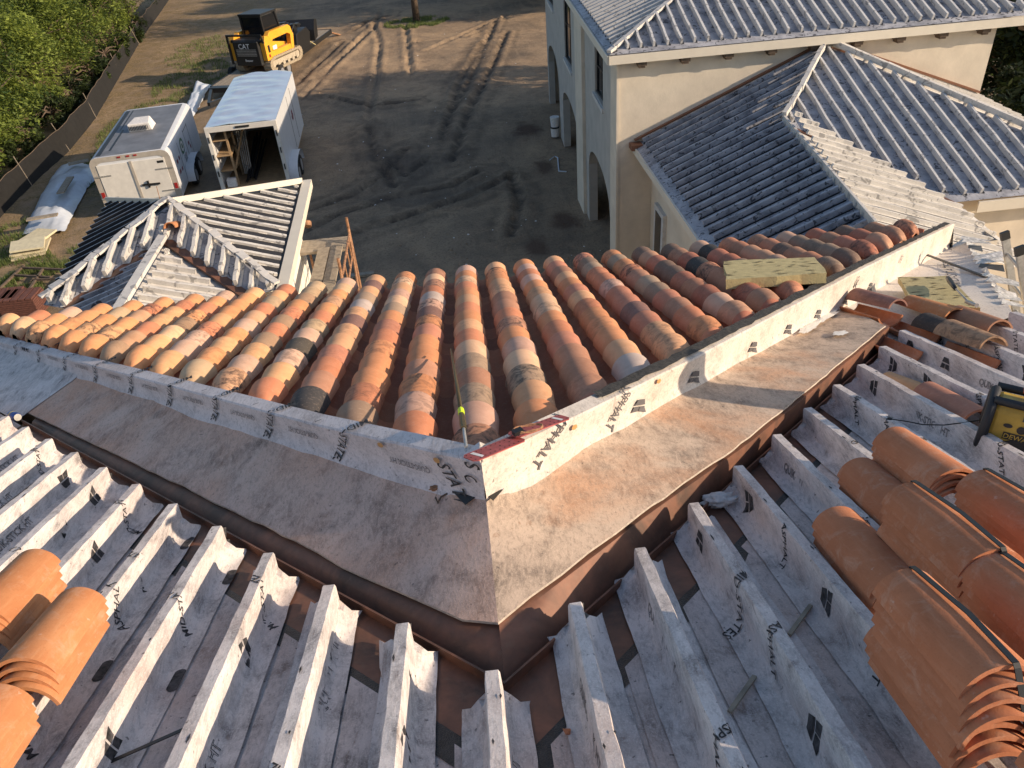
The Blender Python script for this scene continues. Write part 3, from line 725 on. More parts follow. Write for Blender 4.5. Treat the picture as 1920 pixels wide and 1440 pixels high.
def pile(px, py, Dtop, count, lbl_top, lbl_low, group, mat='newtile', snap=None, L=.46, r=.112, stag=.018):
    x, s = crest(px, py, Dtop)
    if snap is not None: x = snap
    for i in range(count):
        loose(lbl_top if i == 0 else lbl_low, x - (.003 * i), s - L / 2 - stag * i, D0 - Dtop - .024 * i, L, r, r - .014, yaw=random.uniform(-.015, .015), mat=mat, group=None if i == 0 else group)
BX = lambda k: -.07 + .293 * k
pile(1569, 949, 1.44, 3, 'unstrapped terracotta tile topping the loose pile nearest the long white batten', 'terracotta tile lower in the loose pile nearest the long white batten', 'tiles low in the nearest loose pile', snap=BX(4) + .155)
pile(1608, 858, 1.44, 3, 'terracotta tile with a small nail hole topping the loose pile behind the strapped bundles', 'terracotta tile lower in the loose pile behind the strapped bundles', 'tiles low in the farther loose pile', snap=BX(5) + .14)
bundle('strapped terracotta bundle with a white chip mark between the two loose piles', 1700, 905, 1.28, 5, snap=BX(5) + .025, r=.106, pitch_=.024)
bundle('tallest strapped terracotta bundle, nearest the bottom right of the roof', 1722, 1064, 1.265, 7, snap=BX(4) + .015, r=.106, L=.42, pitch_=.027, stag=.022, splay=.012)
bundle('unstrapped looking terracotta bundle farthest up beside the radio, end curves showing', 1690, 798, 1.34, 4, strap=False, snap=BX(6) + .02, r=.106, L=.44)
bundle('strapped terracotta bundle below the radio at the right edge', 1850, 880, 1.33, 5, snap=BX(6) + .075, r=.106)
bundle('strapped terracotta bundle tucked beside the tallest one at the right edge', 1880, 1036, 1.29, 5, snap=BX(5) + .02)
bundle('terracotta bundle at the bottom right corner below the tallest bundle', 1925, 1375, 1.3, 4, strap=False, snap=BX(4) + .03)
bundle('pale orange terracotta bundle on the left battens, closer to the middle', 130, 1102, 1.40, 4, strap=False, mat='newtile_l', snap=BX(-5), r=.108, stag=.02, L=.40)
bundle('orange terracotta bundle at the left edge beside the pale one', 25, 1033, 1.37, 5, strap=False, mat='newtile_l', snap=BX(-6), r=.106, stag=.02, L=.40)
bundle('orange terracotta bundle at the lower left edge, only its corner in view', -75, 1290, 1.42, 4, strap=False, mat='newtile_l', snap=BX(-5) - .02, r=.112)
def tileat(lbl, px, py, D, L=.46, **kw):
    x, s = crest(px, py, D); x = kw.pop('snap', x); yw = kw.get('yaw', 0); return loose(lbl, x + sin(yw) * L / 2, s - cos(yw) * L / 2, D0 - D, L, **kw)
tileat('upturned new orange tile lying open side up against the sunlit curb', 1592, 588, 1.60, L=.50, concave=True, yaw=.12, r=.105)
tileat('grey stained tile resting on the upturned orange tile by the curb', 1606, 540, 1.42, L=.48, yaw=.16, r=.10, mat='tile', col=(.30, .15, .12, .25), narrow_up=True)
tileat('plain bright orange tile in line after the grey stained one', 1707, 553, 1.46, L=.50, yaw=.1, r=.105, mat='newtile_l')
tileat('brown cap tile set over the batten farthest right', 1790, 573, 1.47, L=.46, snap=BX(12) - .04, narrow_up=True, mat='tile', col=(.40, .20, .12, .1))
tileat('charred black cap tile at the head of a batten', 1738, 586, 1.475, L=.30, snap=BX(11) - .03, narrow_up=True, mat='tile', col=(.06, .045, .04, .6))
tileat('light brown cap tile with a dark smudge overlapping the charred tile', 1785, 598, 1.46, L=.46, snap=BX(11) - .03, r=.112, narrow_up=True, mat='tile', col=(.42, .25, .15, .6))
for i, (px, py, kx, lb) in enumerate(((1727, 612, 10, 'red pan tile lying in the channel below the charred tile'), (1800, 655, 10, 'second red pan tile down the channel below the charred tile'), (1684, 640, 9, 'red pan tile alone in the channel nearest the pan corner'), (1850, 572, 12, 'red pan tile in the farthest right channel by the hammer'), (1840, 600, 11, 'red pan tile in the channel between the two brown cap tiles'))):
    tileat(lb, px, py, 1.655, L=.50, snap=BX(kx) + .1465, concave=True, r=.10, tilt=.01)
tileat('beige tile lying askew in the channel beside the pinkish tile', 1672, 696, 1.58, L=.42, snap=BX(8) + .15, yaw=.2, r=.085, mat='tile', col=(.58, .34, .18, .05), roll=.15)
tileat('pinkish red tile lying in a channel just left of the yellow radio', 1768, 712, 1.52, L=.46, snap=BX(8) + .15, r=.105, mat='tile', col=(.42, .19, .13, .05))
# ------------------------------------------------------------------ things on the roof
def frame_at(loc, yaw=0):     # matrix with axes x, downslope, normal at a world point
    return Matrix.Translation(loc) @ RM.to_3x3().to_4x4() @ Matrix.Rotation(yaw, 4, 'Z')
def foam(label, corners, th, z_up, seed):
    rng = random.Random(seed); mb = MB(); cen = sum(corners, Vector()) / len(corners); pts = []
    for a, b in zip(corners, corners[1:] + corners[:1]):
        for t_ in (0, .25, .5, .75): p = a.lerp(b, t_); pts.append(p + (p - cen).normalized() * rng.uniform(-.012, .012))
    n = len(pts); dn = z_up * th; nn_ = len(pts)
    inn = [p + (cen - p) * .04 + z_up * .0 for p in pts]
    mb.add([p for p in pts] + [p - dn for p in pts], [tuple(range(n))] + [(i, n + i, n + (i + 1) % n, (i + 1) % n) for i in range(n)] + [tuple(range(n, 2 * n))[::-1]])
    ax = (corners[1] - corners[0]).normalized(); ay = z_up.cross(ax)
    for q in range(38):
        a = rng.random(); b = rng.random(); p = corners[0].lerp(corners[1], a).lerp(corners[-1].lerp(corners[len(corners) // 2], a), b) + z_up * .003
        l = rng.uniform(.015, .055); w_ = rng.uniform(.006, .016); th_ = rng.uniform(-.5, .5)
        d1 = (ax * cos(th_) + ay * sin(th_)) * l; d2 = (ay * cos(th_) - ax * sin(th_)) * w_
        mb.add([p - d1, p + d2, p + d1, p - d2 * .6], [(0, 1, 2, 3)], 1)
    o = mb.build('foam_board', [M['foam'], M['foam_pit']]); tag(o, label, 'foam board'); return o
NU = Vector((0, nS, cS))
foam('thick yellow foam board with pits lying on top of the roof tiles', [onroof(1356, 489, 1.20), onroof(1527, 482, 1.20), onroof(1552, 512, 1.20), onroof(1362, 524, 1.20)], .075, NU, 1)
foam('yellow foam board lying on the white membrane under the hammer', [onroof(1685, 520, 1.50), onroof(1775, 517, 1.50), onroof(1838, 577, 1.50), onroof(1800, 575, 1.50), onroof(1706, 555, 1.50)], .05, NU, 2)
# hammer
a = onroof(1777, 521, 1.44); b = onroof(1802, 556, 1.44); c = onroof(1830, 577, 1.44)
hm = empty('hammer', b, 0, 'black handled roofing hammer lying across the yellow foam board', 'hammer')
mb = MB(); b1 = a.lerp(b, .62); mb.tube([a - b, a.lerp(b1, .3) - b, a.lerp(b1, .7) - b, b1 - b], [.017, .021, .018, .014], 10); mb.build('grip', M['black'], hm, smooth=True)
mb = MB(); mb.tube([b1 - b, c.lerp(b, .45) - b], .007, 8); mb.build('shaft', M['steel'], hm, smooth=True)
e = c.lerp(b, .45) - b; dd = (onroof(1838, 575, 1.44) - onroof(1805, 562, 1.44)).normalized()
mb = MB(); mb.tube([e - dd * .05, e - dd * .02, e + dd * .03, e + dd * .085, e + dd * .10], [.006, .014, .015, .011, .016], 8); mb.build('head', M['steel'], hm)
# radio
rl = R(2.43, s_of(2.56), .06)
rad = empty('radio', rl, 0, 'yellow and black jobsite radio standing between the battens at the right edge', 'radio')
Fm = Matrix.Rotation(radians(-38), 4, 'Z') @ Matrix.Rotation(radians(-12), 4, 'X') @ Matrix.Scale(.86, 4)
mb = MB(); mb.xprism([(-.10, 0), (.10, 0), (.10, .24), (.06, .28), (-.07, .28), (-.10, .23)], -.155, .155, 0, Fm); ro = mb.build('casing', M['radio_y'], rad, bevel=.018)
mb = MB()
for sx in (-1, 1): mb.tube([Fm @ Vector((sx * .175, y, z)) for y, z in ((-.09, .0), (-.12, .1), (-.11, .24), (0, .30), (.1, .24), (.11, .05))], .022, 8)
mb.tube([Fm @ Vector((x, -.09, .275)) for x in (-.17, 0, .17)], .02, 8); mb.tube([Fm @ Vector((x, .09, .29)) for x in (-.17, 0, .17)], .02, 8); mb.tube([Fm @ Vector((x, -.10, .01)) for x in (-.17, 0, .17)], .022, 8)
mb.build('roll_cage', M['radio_k'], rad, smooth=True)
FX = [-.103]
mb = MB(); y = -.104
mb.add([Fm @ Vector(p) for p in ((-.02, y, .195), (.06, y, .195), (.06, y, .235), (-.02, y, .235))], [(0, 1, 2, 3)]); mb.build('display', M['lcd'], rad)
def disc(mb, c, r, ax_m, n=16, yy=None, mi=0, ry=None):
    mb.add([ax_m @ Vector((c[0] + r * cos(2 * pi * i / n), c[1], c[2] + (ry or r) * sin(2 * pi * i / n))) for i in range(n)], [tuple(range(n))], mi)
for cx_, cz_, r_, ry_ in ((-.01, .145, .022, .022), (-.075, .155, .022, .012), (.06, .145, .025, .012)): mb = MB(); disc(mb, (cx_, y, cz_), r_, Fm, ry=ry_); mb.build('button', M['radio_k'], rad)
mb = MB(); mb.add([Fm @ Vector(p) for p in ((-.085, y, .078), (.075, y, .078), (.075, y, .118), (-.085, y, .118))], [(0, 1, 2, 3)])
nbp = mb.build('name_plate', M['radio_k'], rad)
mb = MB(); write(mb, 'DEWALT', lambda a_, b_, z=0: Fm @ Vector((a_ - .005, y - .002, b_ + .098)), 0, .038, 0, 0, 0, False, 1, .1); mb.build('lettering', M['radio_y'], nbp)
mb = MB(); mb.prism([(-.07, 0), (.07, 0), (.07, .06), (.04, .08), (-.04, .08), (-.07, .06)], 0, .004, 0, Fm @ Matrix.Translation((0, -.102, .0)) @ Matrix.Rotation(pi / 2, 4, 'X')); mb.build('battery_cover', M['radio_k'], rad)
mb = MB()
for sx in (-1,): mb.prism([(.09 + .04 * cos(i * pi / 8), .07 + .06 * sin(i * pi / 8)) for i in range(16)], 0, .006, 0, Fm @ Matrix.Translation((0, -.101, .02)) @ Matrix.Rotation(pi / 2, 4, 'X'))
mb.build('speaker', M['radio_k'], rad)
ph = empty('phone', rl + Fm.to_3x3() @ Vector((.03, .0, .325)), 0, 'phone in an orange red case lying on top of the yellow radio', 'phone')
mb = MB(); mb.box(-.085, .085, -.04, .04, 0, .012, 0, Fm.to_3x3().to_4x4()); mb.build('case', M['orange'], ph, bevel=.004)
mb = MB(); mb.box(-.076, .076, -.032, .032, .0125, .014, 0, Fm.to_3x3().to_4x4()); mb.build('screen', M['black'], ph)
# unseen roll added out of view to throw the shadow on the right pan
rb = RY(3.16, 2.70, D0 - .02); ro_ = empty('shadow_roll', rb, 0, 'white roll added on end beyond the right edge of the view to shade the pan', 'roll')
mb = MB(); mb.tube([(0, 0, 0), (0, 0, 1.02)], .135, 28); mb.build('roll_body', M['mem'], ro_, auto=40); mb = MB(); mb.tube([(0, 0, 1.02), (0, 0, 1.03)], .04, 16); mb.build('core', M['ply'], ro_)
# cable
mb = MB(); pts = [onroof(1672, 786, 1.515), onroof(1700, 790, 1.52), onroof(1730, 796, 1.53), onroof(1770, 797, 1.53), onroof(1810, 792, 1.53), onroof(1845, 786, 1.53)]
mb.tube(pts, .003, 6); mb.tube([pts[0], pts[0] + (pts[0] - pts[1]).normalized() * .02], .006, 6); tag(mb.build('cable', M['black']), 'thin black cable with a plug trailing left from the radio', 'cable')
# red perforated plates on the curb apex
def on_top(u, side=1, dz=.02):
    x = side * u - .042; T_ = top_pt(x); return T_ + Vector((-side * .7071 * .04, .7071 * .04, dz))
a = on_top(-.06, 1, .03) ; pl_r = [onroof(870, 858, 1.145), onroof(968, 812, 1.150), onroof(985, 800, 1.15), onroof(1056, 782, 1.155)]
def plate(label, A, B, wd, mbk):
    root = empty('metal_plate', (A + B) / 2, 0, label, 'metal plate'); c = (A + B) / 2; t_ = (B - A).normalized(); sd_ = t_.cross(NU).normalized(); u_ = sd_.cross(t_)
    L = (B - A).length; mb = MB(); P = lambda a_, b_, c_: t_ * a_ + sd_ * b_ + u_ * c_
    out = [(-L / 2, -wd / 2 + .015), (-L / 2 + .015, -wd / 2), (L / 2 - .015, -wd / 2), (L / 2, -wd / 2 + .015), (L / 2, wd / 2 - .015), (L / 2 - .015, wd / 2), (-L / 2 + .015, wd / 2), (-L / 2, wd / 2 - .015)]
    mb.add([P(x, y, 0) for x, y in out] + [P(x, y, .004) for x, y in out], [tuple(range(8))[::-1], tuple(range(8, 16))] + [(i, (i + 1) % 8, 8 + (i + 1) % 8, 8 + i) for i in range(8)])
    mb.build('plate', M['red'], root)
    mb = MB(); n = int(L / .024)
    for i in range(n):
        for j in (-1, 0, 1):
            if j == 0 and i % 2: continue
            cx = -L / 2 + .014 + i * .024; cy = j * wd * .32
            mb.add([P(cx + .0035 * cos(q * pi / 4), cy + .0035 * sin(q * pi / 4), .0047) for q in range(8)], [tuple(range(8))])
    mb.build('holes', M['redhole'], root)
    mb = MB(); e = mbk * (L / 2 - .045)
    pp = [(e - .012, -wd * .36), (e + .006, -wd * .38), (e + .012, wd * .3), (e - .004, wd * .38)]; mb.add([P(x, y, .0052) for x, y in pp], [(0, 1, 2, 3)])
    mb.build('paint_patch', M['wpaint'], root)
    return root
plate('red perforated metal plate at the very corner of the white curb', onroof(878, 862, 1.135), onroof(975, 822, 1.14), .085, -1)
plate('red perforated metal plate under the wire coil, farther along the curb', onroof(960, 818, 1.128), onroof(1060, 782, 1.14), .075, 1)
mb = MB(); c = onroof(990, 806, 1.108); ax = (onroof(1050, 785, 1.11) - c).normalized(); ay = ax.cross(NU)
pts = []
for i in range(40):
    th_ = i * 2 * pi / 18; rr = .045 + .008 * sin(i * .7); pts.append(c + ax * (rr * 1.25 * cos(th_)) + ay * (rr * .85 * sin(th_)) + NU * (.006 + .004 * sin(i * .9)))
mb.tube(pts, .0028, 6); mb.box(-.02, .02, -.012, .012, 0, .018, 1, Matrix.Translation(c - ax * .05) @ Matrix.Rotation(.5, 4, 'Z'))
tag(mb.build('wire_coil', [M['rust'], M['black']]), 'brown coil of wire with a black clip on the red plates', 'wire coil')
# rod leaning on tiles
a = onroof(845, 654, 1.20); b = onroof(864, 768, 1.12); b2 = onroof(868, 795, 1.11); c = onroof(874, 838, 1.14)
rod = empty('pole', b, 0, 'thin bronze pole with a neon yellow band leaning on the tiles behind the curb', 'pole')
mb = MB(); mb.tube([a - b, a.lerp(b, .5) - b, Vector()], [.004, .008, .009], 8); mb.build('rod', M['bronze'], rod, smooth=True)
mb = MB(); d_ = (b2 - b); mb.tube([d_ * .0, d_ * .35], .014, 8); mb.build('band', M['neon'], rod)
mb = MB(); mb.tube([d_ * .35, d_ * 1.0, d_ * 1.3], [.012, .014, .012], 8); mb.build('ferrule', M['bronze'], rod)
mb = MB(); mb.tube([d_ * 1.3, c - b], .007, 8); mb.build('tip', M['steel'], rod)
# blue can, cloth, tape label, debris
cl = onroof(27, 780, 1.60); mb = MB(); dct = (onroof(42, 787, 1.60) - onroof(14, 776, 1.60)).normalized()
can = empty('drink_can', cl, 0, 'blue drink can lying on its side at the head of a left batten', 'can')
mb.tube([-dct * .06, -dct * .055, dct * .05, dct * .06], [.026, .032, .032, .026], 16); mb.build('body', M['blue'], can, auto=40)
mb = MB(); mb.tube([dct * .0601, dct * .064], [.025, .025], 16); mb.tube([-dct * .03, -dct * .005], .0326, 16, 1, False); mb.build('rim', [M['steel'], M['foam']], can)
def rag(c, r, seed, mat, name, label, cat, sy=.7):
    bm = bmesh.new(); bmesh.ops.create_icosphere(bm, subdivisions=4, radius=r)
    for v in bm.verts:
        p = v.co.copy(); q = 1 + .55 * noise.noise(p * (2.2 / r) + Vector((seed, 0, 0))) + .25 * noise.noise(p * (6 / r)); v.co = Vector((p.x * q * 1.5, p.y * q * sy, p.z * q * .6))
    me = bpy.data.meshes.new(name); bm.to_mesh(me); bm.free(); me.materials.append(M[mat]); me.polygons.foreach_set('use_smooth', [True] * len(me.polygons)); o = bpy.data.objects.new(name, me); link(o); o.location = c; tag(o, label, cat); return o
rag(onroof(1348, 938, 1.64), .050, 3, 'cloth', 'rag', 'knotted white rag lying in the copper gutter between battens', 'rag')
mb = MB(); pts = [onroof(p[0], p[1], 1.66) for p in ((1345, 940), (1325, 930), (1310, 934), (1300, 928))]; mb.tube(pts, .004, 6); tag(mb.build('string', M['cloth']), 'white string end trailing from the knotted rag', 'string')
def decal(name, label, cat, corners, mat, fnc=None, mat2=None, inner=None):
    mb = MB(); mb.add(corners + [p - Vector((0, 0, .003)) for p in corners], [tuple(range(len(corners)))] + [(i, len(corners) + i, len(corners) + (i + 1) % len(corners), (i + 1) % len(corners)) for i in range(len(corners))])
    if inner: mb.add(inner, [tuple(range(len(inner)))], 1)
    return tag(mb.build(name, [M[mat], M[mat2 or mat]]), label, cat)
def pz(px, py, side=1, up=.016):     # point on the pan surface
    d = cf * F_PX + cix * (px - 960) + ciy * (720 - py)
    A = base_pt(side * .1); B = base_pt(side * 1.0); C = panlow(side * .8 - .042); n_ = (B - A).cross(C - A).normalized(); q = d * (A.dot(n_) / d.dot(n_)); return q + Vector((0, 0, up))
cs = [pz(908, 934, 1, .034), pz(940, 908, 1, .034), pz(956, 916, 1, .034), pz(926, 950, 1, .034)]
decal('wrapper', 'black and pale blue printed wrapper scrap lying on the sunlit pan at the corner', 'wrapper', cs, 'black', None, 'sheet', [cs[1].lerp(cs[0], .35) + Vector((0, 0, .002)), cs[1] + Vector((0, 0, .002)), cs[2] + Vector((0, 0, .002)), cs[2].lerp(cs[3], .45) + Vector((0, 0, .002))])
cs = [pz(848, 930, -1, .034), pz(893, 943, -1, .034), pz(874, 958, -1, .034)]
decal('wrapper', 'black triangular scrap on the shaded pan beside the corner', 'wrapper', cs, 'black')
rag(pz(822, 922, -1, .02), .022, 5, 'rust', 'debris_clump', 'brown clump of wood scraps on the shaded pan near the corner', 'debris', .5)
mb = MB(); pts = [pz(p[0], p[1], -1, .02) for p in ((840, 932), (828, 938), (822, 950), (818, 940))]; mb.tube(pts, .004, 5); tag(mb.build('twig', M['bark']), 'small dark bent twig below the brown debris clump', 'twig')
for (px, py, D, lb, s_) in ((1187, 1072, 1.665, 'orange tile shard at the end of a right batten', .018), (1063, 1377, 1.665, 'orange tile shard in the channel at the bottom centre', .018), (1017, 1180, 1.68, 'tiny orange tile shard in the copper gutter', .012), (897, 1343, 1.66, 'dark red tile shard near the V apex', .010)):
    c = onroof(px, py, D); rng = random.Random(px); vs = [c + Vector((rng.uniform(-1, 1), rng.uniform(-1, 1), rng.uniform(-.3, .6))) * s_ for _ in range(7)]
    bm = bmesh.new(); [bm.verts.new(v) for v in vs]; bmesh.ops.convex_hull(bm, input=bm.verts[:]); me = bpy.data.meshes.new('tile_shard'); bm.to_mesh(me); bm.free(); me.materials.append(M['newtile']); o = bpy.data.objects.new('tile_shard', me); link(o); tag(o, lb, 'tile shard')
# yellow stick wedges lying in the right channels
for (p, q, lb) in (((1520, 1135), (1480, 1190), 'small weathered wood sliver between two right battens'), ((1415, 1268), (1368, 1335), 'weathered wood sliver nearer the bottom between right battens')):
    mb = MB(); mb.bar(onroof(p[0], p[1], 1.655), onroof(q[0], q[1], 1.655), .014, .008, 0, NU); tag(mb.build('wood_sliver', M['wood']), lb, 'wood')
mb = MB()                                          # strap offcuts at the left
mb.bar(onroof(345, 1367, 1.64), onroof(180, 1440, 1.64), .014, .003, 0, NU); mb.bar(onroof(180, 1440, 1.64), onroof(100, 1475, 1.64), .014, .003, 0, NU); tag(mb.build('strap_offcut', M['black']), 'black strap offcut lying across the bottom left channel', 'strap')
mb = MB(); mb.bar(onroof(118, 868, 1.645), onroof(0, 960, 1.645), .05, .006, 0, NU); tag(mb.build('rubber_strip', M['strip']), 'long black rubber strip between two left battens', 'rubber strip')
# white putty smears on the pan, part of the pan
def blob(px, py, rx, ry, ang, seed, side=1, up=.02):
    pts = []
    for i in range(28):
        th_ = 2 * pi * i / 28; r_ = 1 + .5 * noise.noise((cos(th_) * 2, sin(th_) * 2, seed)) + .4 * noise.noise((cos(th_) * 7, sin(th_) * 7, seed)); x, y = rx * r_ * cos(th_), ry * r_ * sin(th_)
        pts.append(pz(px + x * cos(ang) + y * sin(ang), py - x * sin(ang) + y * cos(ang), side, up))
    return pts
mb = MB()
for (px, py, rx, ry, ang, sd_) in ((1538, 610, 40, 7, .62, 1), (1510, 630, 14, 7, .3, 2), (1573, 637, 14, 4, .1, 3), (1560, 588, 14, 4, .4, 4), (1487, 622, 5, 3, 0, 5)):
    p = blob(px, py, rx, ry, ang, sd_); D_ = []
    # project on the far part of the pan
    q = []
    for v in p:
        d = v.normalized(); A = base_pt(2.0); B = base_pt(2.4); C = panlow(2.37); n_ = (B - A).cross(C - A).normalized(); q.append(d * (A.dot(n_) / d.dot(n_)) + Vector((0, 0, .034)))
    c_ = sum(q, Vector()) / len(q); mb.add(q + [c_ + Vector((0, 0, .004))], [(i, (i + 1) % len(q), len(q)) for i in range(len(q))])
mb.build('putty_smear', M['putty'], house)
# ladder
ld = empty('ladder', (4.9, 6.05, -10), 0, 'aluminium ladder with dark rail caps standing against the roof corner', 'ladder')
r1 = onroof(1884, 440, 1.40); r2 = onroof(1912, 468, 1.36); foot1 = Vector((r1.x + 2.0, r1.y - 1.5, -10.0)); foot2 = foot1 + (r2 - r1) * 1.0
mb_r = [];
for a, b in ((r1, foot1), (r2, foot2)):
    mb = MB(); mb.bar(a - ld.location, b - ld.location, .07, .028, 0, (0, 1, 0)); mb.build('rail', M['steel'], ld)
    mb = MB(); t_ = (b - a).normalized(); mb.bar(a - t_ * .03 - ld.location, a + t_ * .05 - ld.location, .08, .036, 0, (0, 1, 0)); mb.build('rail_cap', M['black'], ld)
for i in range(22):
    t_ = .03 + i * .045; mb = MB(); mb.tube([r1.lerp(foot1, t_) - ld.location, r2.lerp(foot2, t_) - ld.location], .016, 8); mb.build('rung', M['steel'], ld)
# ------------------------------------------------------------------ rear garage tower
tw = empty('tower_building', (-4.55, 12.1, -10), 0, 'small white walled tower with a pyramid roof of wrapped battens and a red ridge tile', 'building')
TL = Matrix.Translation((4.55, -12.1, 10))
def tpart(mb, name, mats, **kw):
    for i, p in enumerate(mb.v): mb.v[i] = p - Vector((-4.55, 12.1, -10))
    return mb.build(name, mats, kw.pop('parent', tw), **kw)
EZ = -5.0; FR, BR, BL, FL = Vector((-2.72, 10.0, EZ)), Vector((-2.9, 14.1, EZ)), Vector((-6.45, 14.15, EZ)), Vector((-6.1, 10.3, EZ)); AP = Vector((-4.62, 12.15, -4.40))
mb = MB(); mb.prism([(-2.95, 10.35), (-3.1, 13.9), (-6.2, 13.95), (-5.9, 10.5)][::-1], -10.02, -5.05); tpart(mb, 'wall', M['whitewall'])
def trihit(A, B, C, x, y):   # z on plane ABC
    n_ = (B - A).cross(C - A); return A.z - (n_.x * (x - A.x) + n_.y * (y - A.y)) / n_.z
mb = MB(); mb.add([AP, FR, BR], [(0, 1, 2)])
rng = random.Random(4)
for i in range(15):
    yy = FR.y + .05 + .27 * (i + .0) + .04
    for j in range(7):
        xx = rng.uniform(-4.4, -3.0); z = trihit(AP, FR, BR, xx, yy) + .006
        if xx > -4.55 + 1.95 * abs(yy - 12.1) / 2.05: mb.quad(Vector((xx, yy, z)), Vector((xx + .13, yy, trihit(AP, FR, BR, xx + .13, yy) + .006)), Vector((xx + .13, yy + .09, trihit(AP, FR, BR, xx + .13, yy + .09) + .006)), Vector((xx, yy + .09, trihit(AP, FR, BR, xx, yy + .09) + .006)), 1)
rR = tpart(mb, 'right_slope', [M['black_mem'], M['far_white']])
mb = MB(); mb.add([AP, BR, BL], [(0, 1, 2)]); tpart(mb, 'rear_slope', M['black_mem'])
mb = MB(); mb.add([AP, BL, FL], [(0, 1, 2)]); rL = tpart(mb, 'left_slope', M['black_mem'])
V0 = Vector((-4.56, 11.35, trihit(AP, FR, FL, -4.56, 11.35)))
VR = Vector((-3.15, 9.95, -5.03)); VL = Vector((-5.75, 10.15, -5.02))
mb = MB(); mb.add([AP, FL, VL, V0], [(0, 1, 2, 3)]); mb.add([AP, V0, VR, FR], [(0, 1, 2, 3)]); rF = tpart(mb, 'front_slope', M['far_blue_shaded'])
RZ = V0.z; mb = MB()
ge = 8.3
IR = [V0, Vector((-4.5, ge, RZ)), Vector((-2.9, ge, RZ - .5)), Vector((-2.9, 9.7, RZ - .5))]
IL = [V0, Vector((-6.1, 9.8, RZ - .5)), Vector((-6.1, ge, RZ - .5)), Vector((-4.5, ge, RZ))]
dz = Vector((0, 0, -.06))
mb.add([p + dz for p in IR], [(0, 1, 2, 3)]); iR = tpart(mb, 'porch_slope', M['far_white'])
mb = MB(); mb.add([p + dz for p in IL], [(0, 1, 2, 3)]); iL = tpart(mb, 'porch_slope', M['far_blue_shaded'])
mb = MB(); mb.prism([(-3.1, 8.4), (-3.1, 9.9), (-5.9, 9.9), (-5.9, 8.4)], -10.02, RZ - .62); tpart(mb, 'porch_wall', M['whitewall'])
mb = MB()
for a, b in ((V0, VR), (V0, VL)): mb.bar(a + Vector((0, 0, .0)), b + Vector((0, 0, .0)), .16, .03, 0)
tpart(mb, 'valley_flashing', M['copper'])
def clipray(poly, p, d):    # intersections of a 2D line with polygon
    ts = []
    for a, b in zip(poly, poly[1:] + poly[:1]):
        ex, ey = b.x - a.x, b.y - a.y; den = d[0] * ey - d[1] * ex
        if abs(den) < 1e-9: continue
        t_ = ((a.x - p[0]) * ey - (a.y - p[1]) * ex) / den; u_ = ((a.x - p[0]) * d[1] - (a.y - p[1]) * d[0]) / den
        if -1e-6 <= u_ <= 1 + 1e-6: ts.append(t_)
    return (min(ts), max(ts)) if len(ts) >= 2 else None
def slope_battens(poly, axis, spacing, parent, mat, pf, wd=.05, ht=.09, k=1, start=0, trim=(0, 0), flare=0, minlen=.12, flange=None, gap=0):
    A, B, C = poly[0], poly[1], poly[2]; out = 0
    lo_, hi_ = (min(p[1 - axis] for p in poly), max(p[1 - axis] for p in poly))
    q = lo_ + spacing * (.5 + start)
    while q < hi_:
        p = (0, q) if axis == 0 else (q, 0); d = (1, 0) if axis == 0 else (0, 1)
        r = clipray(poly, p, d)
        if r and r[1] - r[0] > minlen:
            a, b = r[0] + trim[0], r[1] - trim[1]; mb = MB(k)
            P0 = Vector((a, q, 0)) if axis == 0 else Vector((q, a, 0)); P1 = Vector((b, q, 0)) if axis == 0 else Vector((q, b, 0))
            P0.z = trihit(A, B, C, P0.x, P0.y) + ht / 2; P1.z = trihit(A, B, C, P1.x, P1.y) + ht / 2
            n_ = 5; jit = lambda i: Vector((0, 0, random.uniform(-.004, .004))) + (Vector((0, 1, 0)) if axis == 0 else Vector((1, 0, 0))) * random.uniform(-.008, .008)
            pts = [P0.lerp(P1, i / n_) + jit(i) for i in range(n_ + 1)]
            for u_, v_ in zip(pts[:-1], pts[1:]): mb.bar(u_, v_, wd, ht, 0)
            if gap: o_ = Vector((0, 0, -ht / 2 + .008)); s_ = (Vector((0, -1, 0)) if axis == 0 else Vector((1, 0, 0))) * (wd / 2 + gap / 2); mb.bar(P0 + o_ + s_, P1 + o_ + s_, gap, .012, 1)
            if flange is not None:
                for u_, v_ in ((P0, P1),):
                    o_ = Vector((0, 0, -ht / 2 + .012)); s_ = (Vector((0, 1, 0)) if axis == 0 else Vector((1, 0, 0))) * flange
                    mb.quad(u_ + o_ - s_, v_ + o_ - s_, v_ + o_ + s_, u_ + o_ + s_)
            pf(mb, parent, mat); out += 1
        q += spacing
    return out
pft = lambda mb, par, mat: tpart(mb, 'batten', mat, parent=par)
def two_tone(mb, par, mat):
    n0 = len(mb.f); mb.m = [0] * n0
    for i in range(0, n0, 6): mb.m[i + 4] = 1
    tpart(mb, 'batten', [M['black_mem'], mat], parent=par)
slope_battens([AP, FR, BR], 0, .27, rR, M['far_white'], pft, .06, .04, trim=(.05, .06))
slope_battens([AP, BL, FL], 0, .25, rL, M['far_blue_shaded'], two_tone, .035, .08, trim=(.03, .03))
slope_battens([AP, FL, VL, V0], 1, .235, rF, M['far_white'], pft, .05, .13, trim=(.02, .02), flange=.07)
slope_battens([AP, V0, VR, FR], 1, .235, rF, M['far_white'], pft, .05, .13, trim=(.02, .02), flange=.07)
slope_battens([p + dz for p in IR], 0, .235, iR, M['far_white'], pft, .05, .085, trim=(.08, .22), flange=.08)
slope_battens([p + dz for p in IL], 0, .235, iL, M['far_blue_shaded'], pft, .045, .08, trim=(.05, .08), flange=.07)
mb = MB()
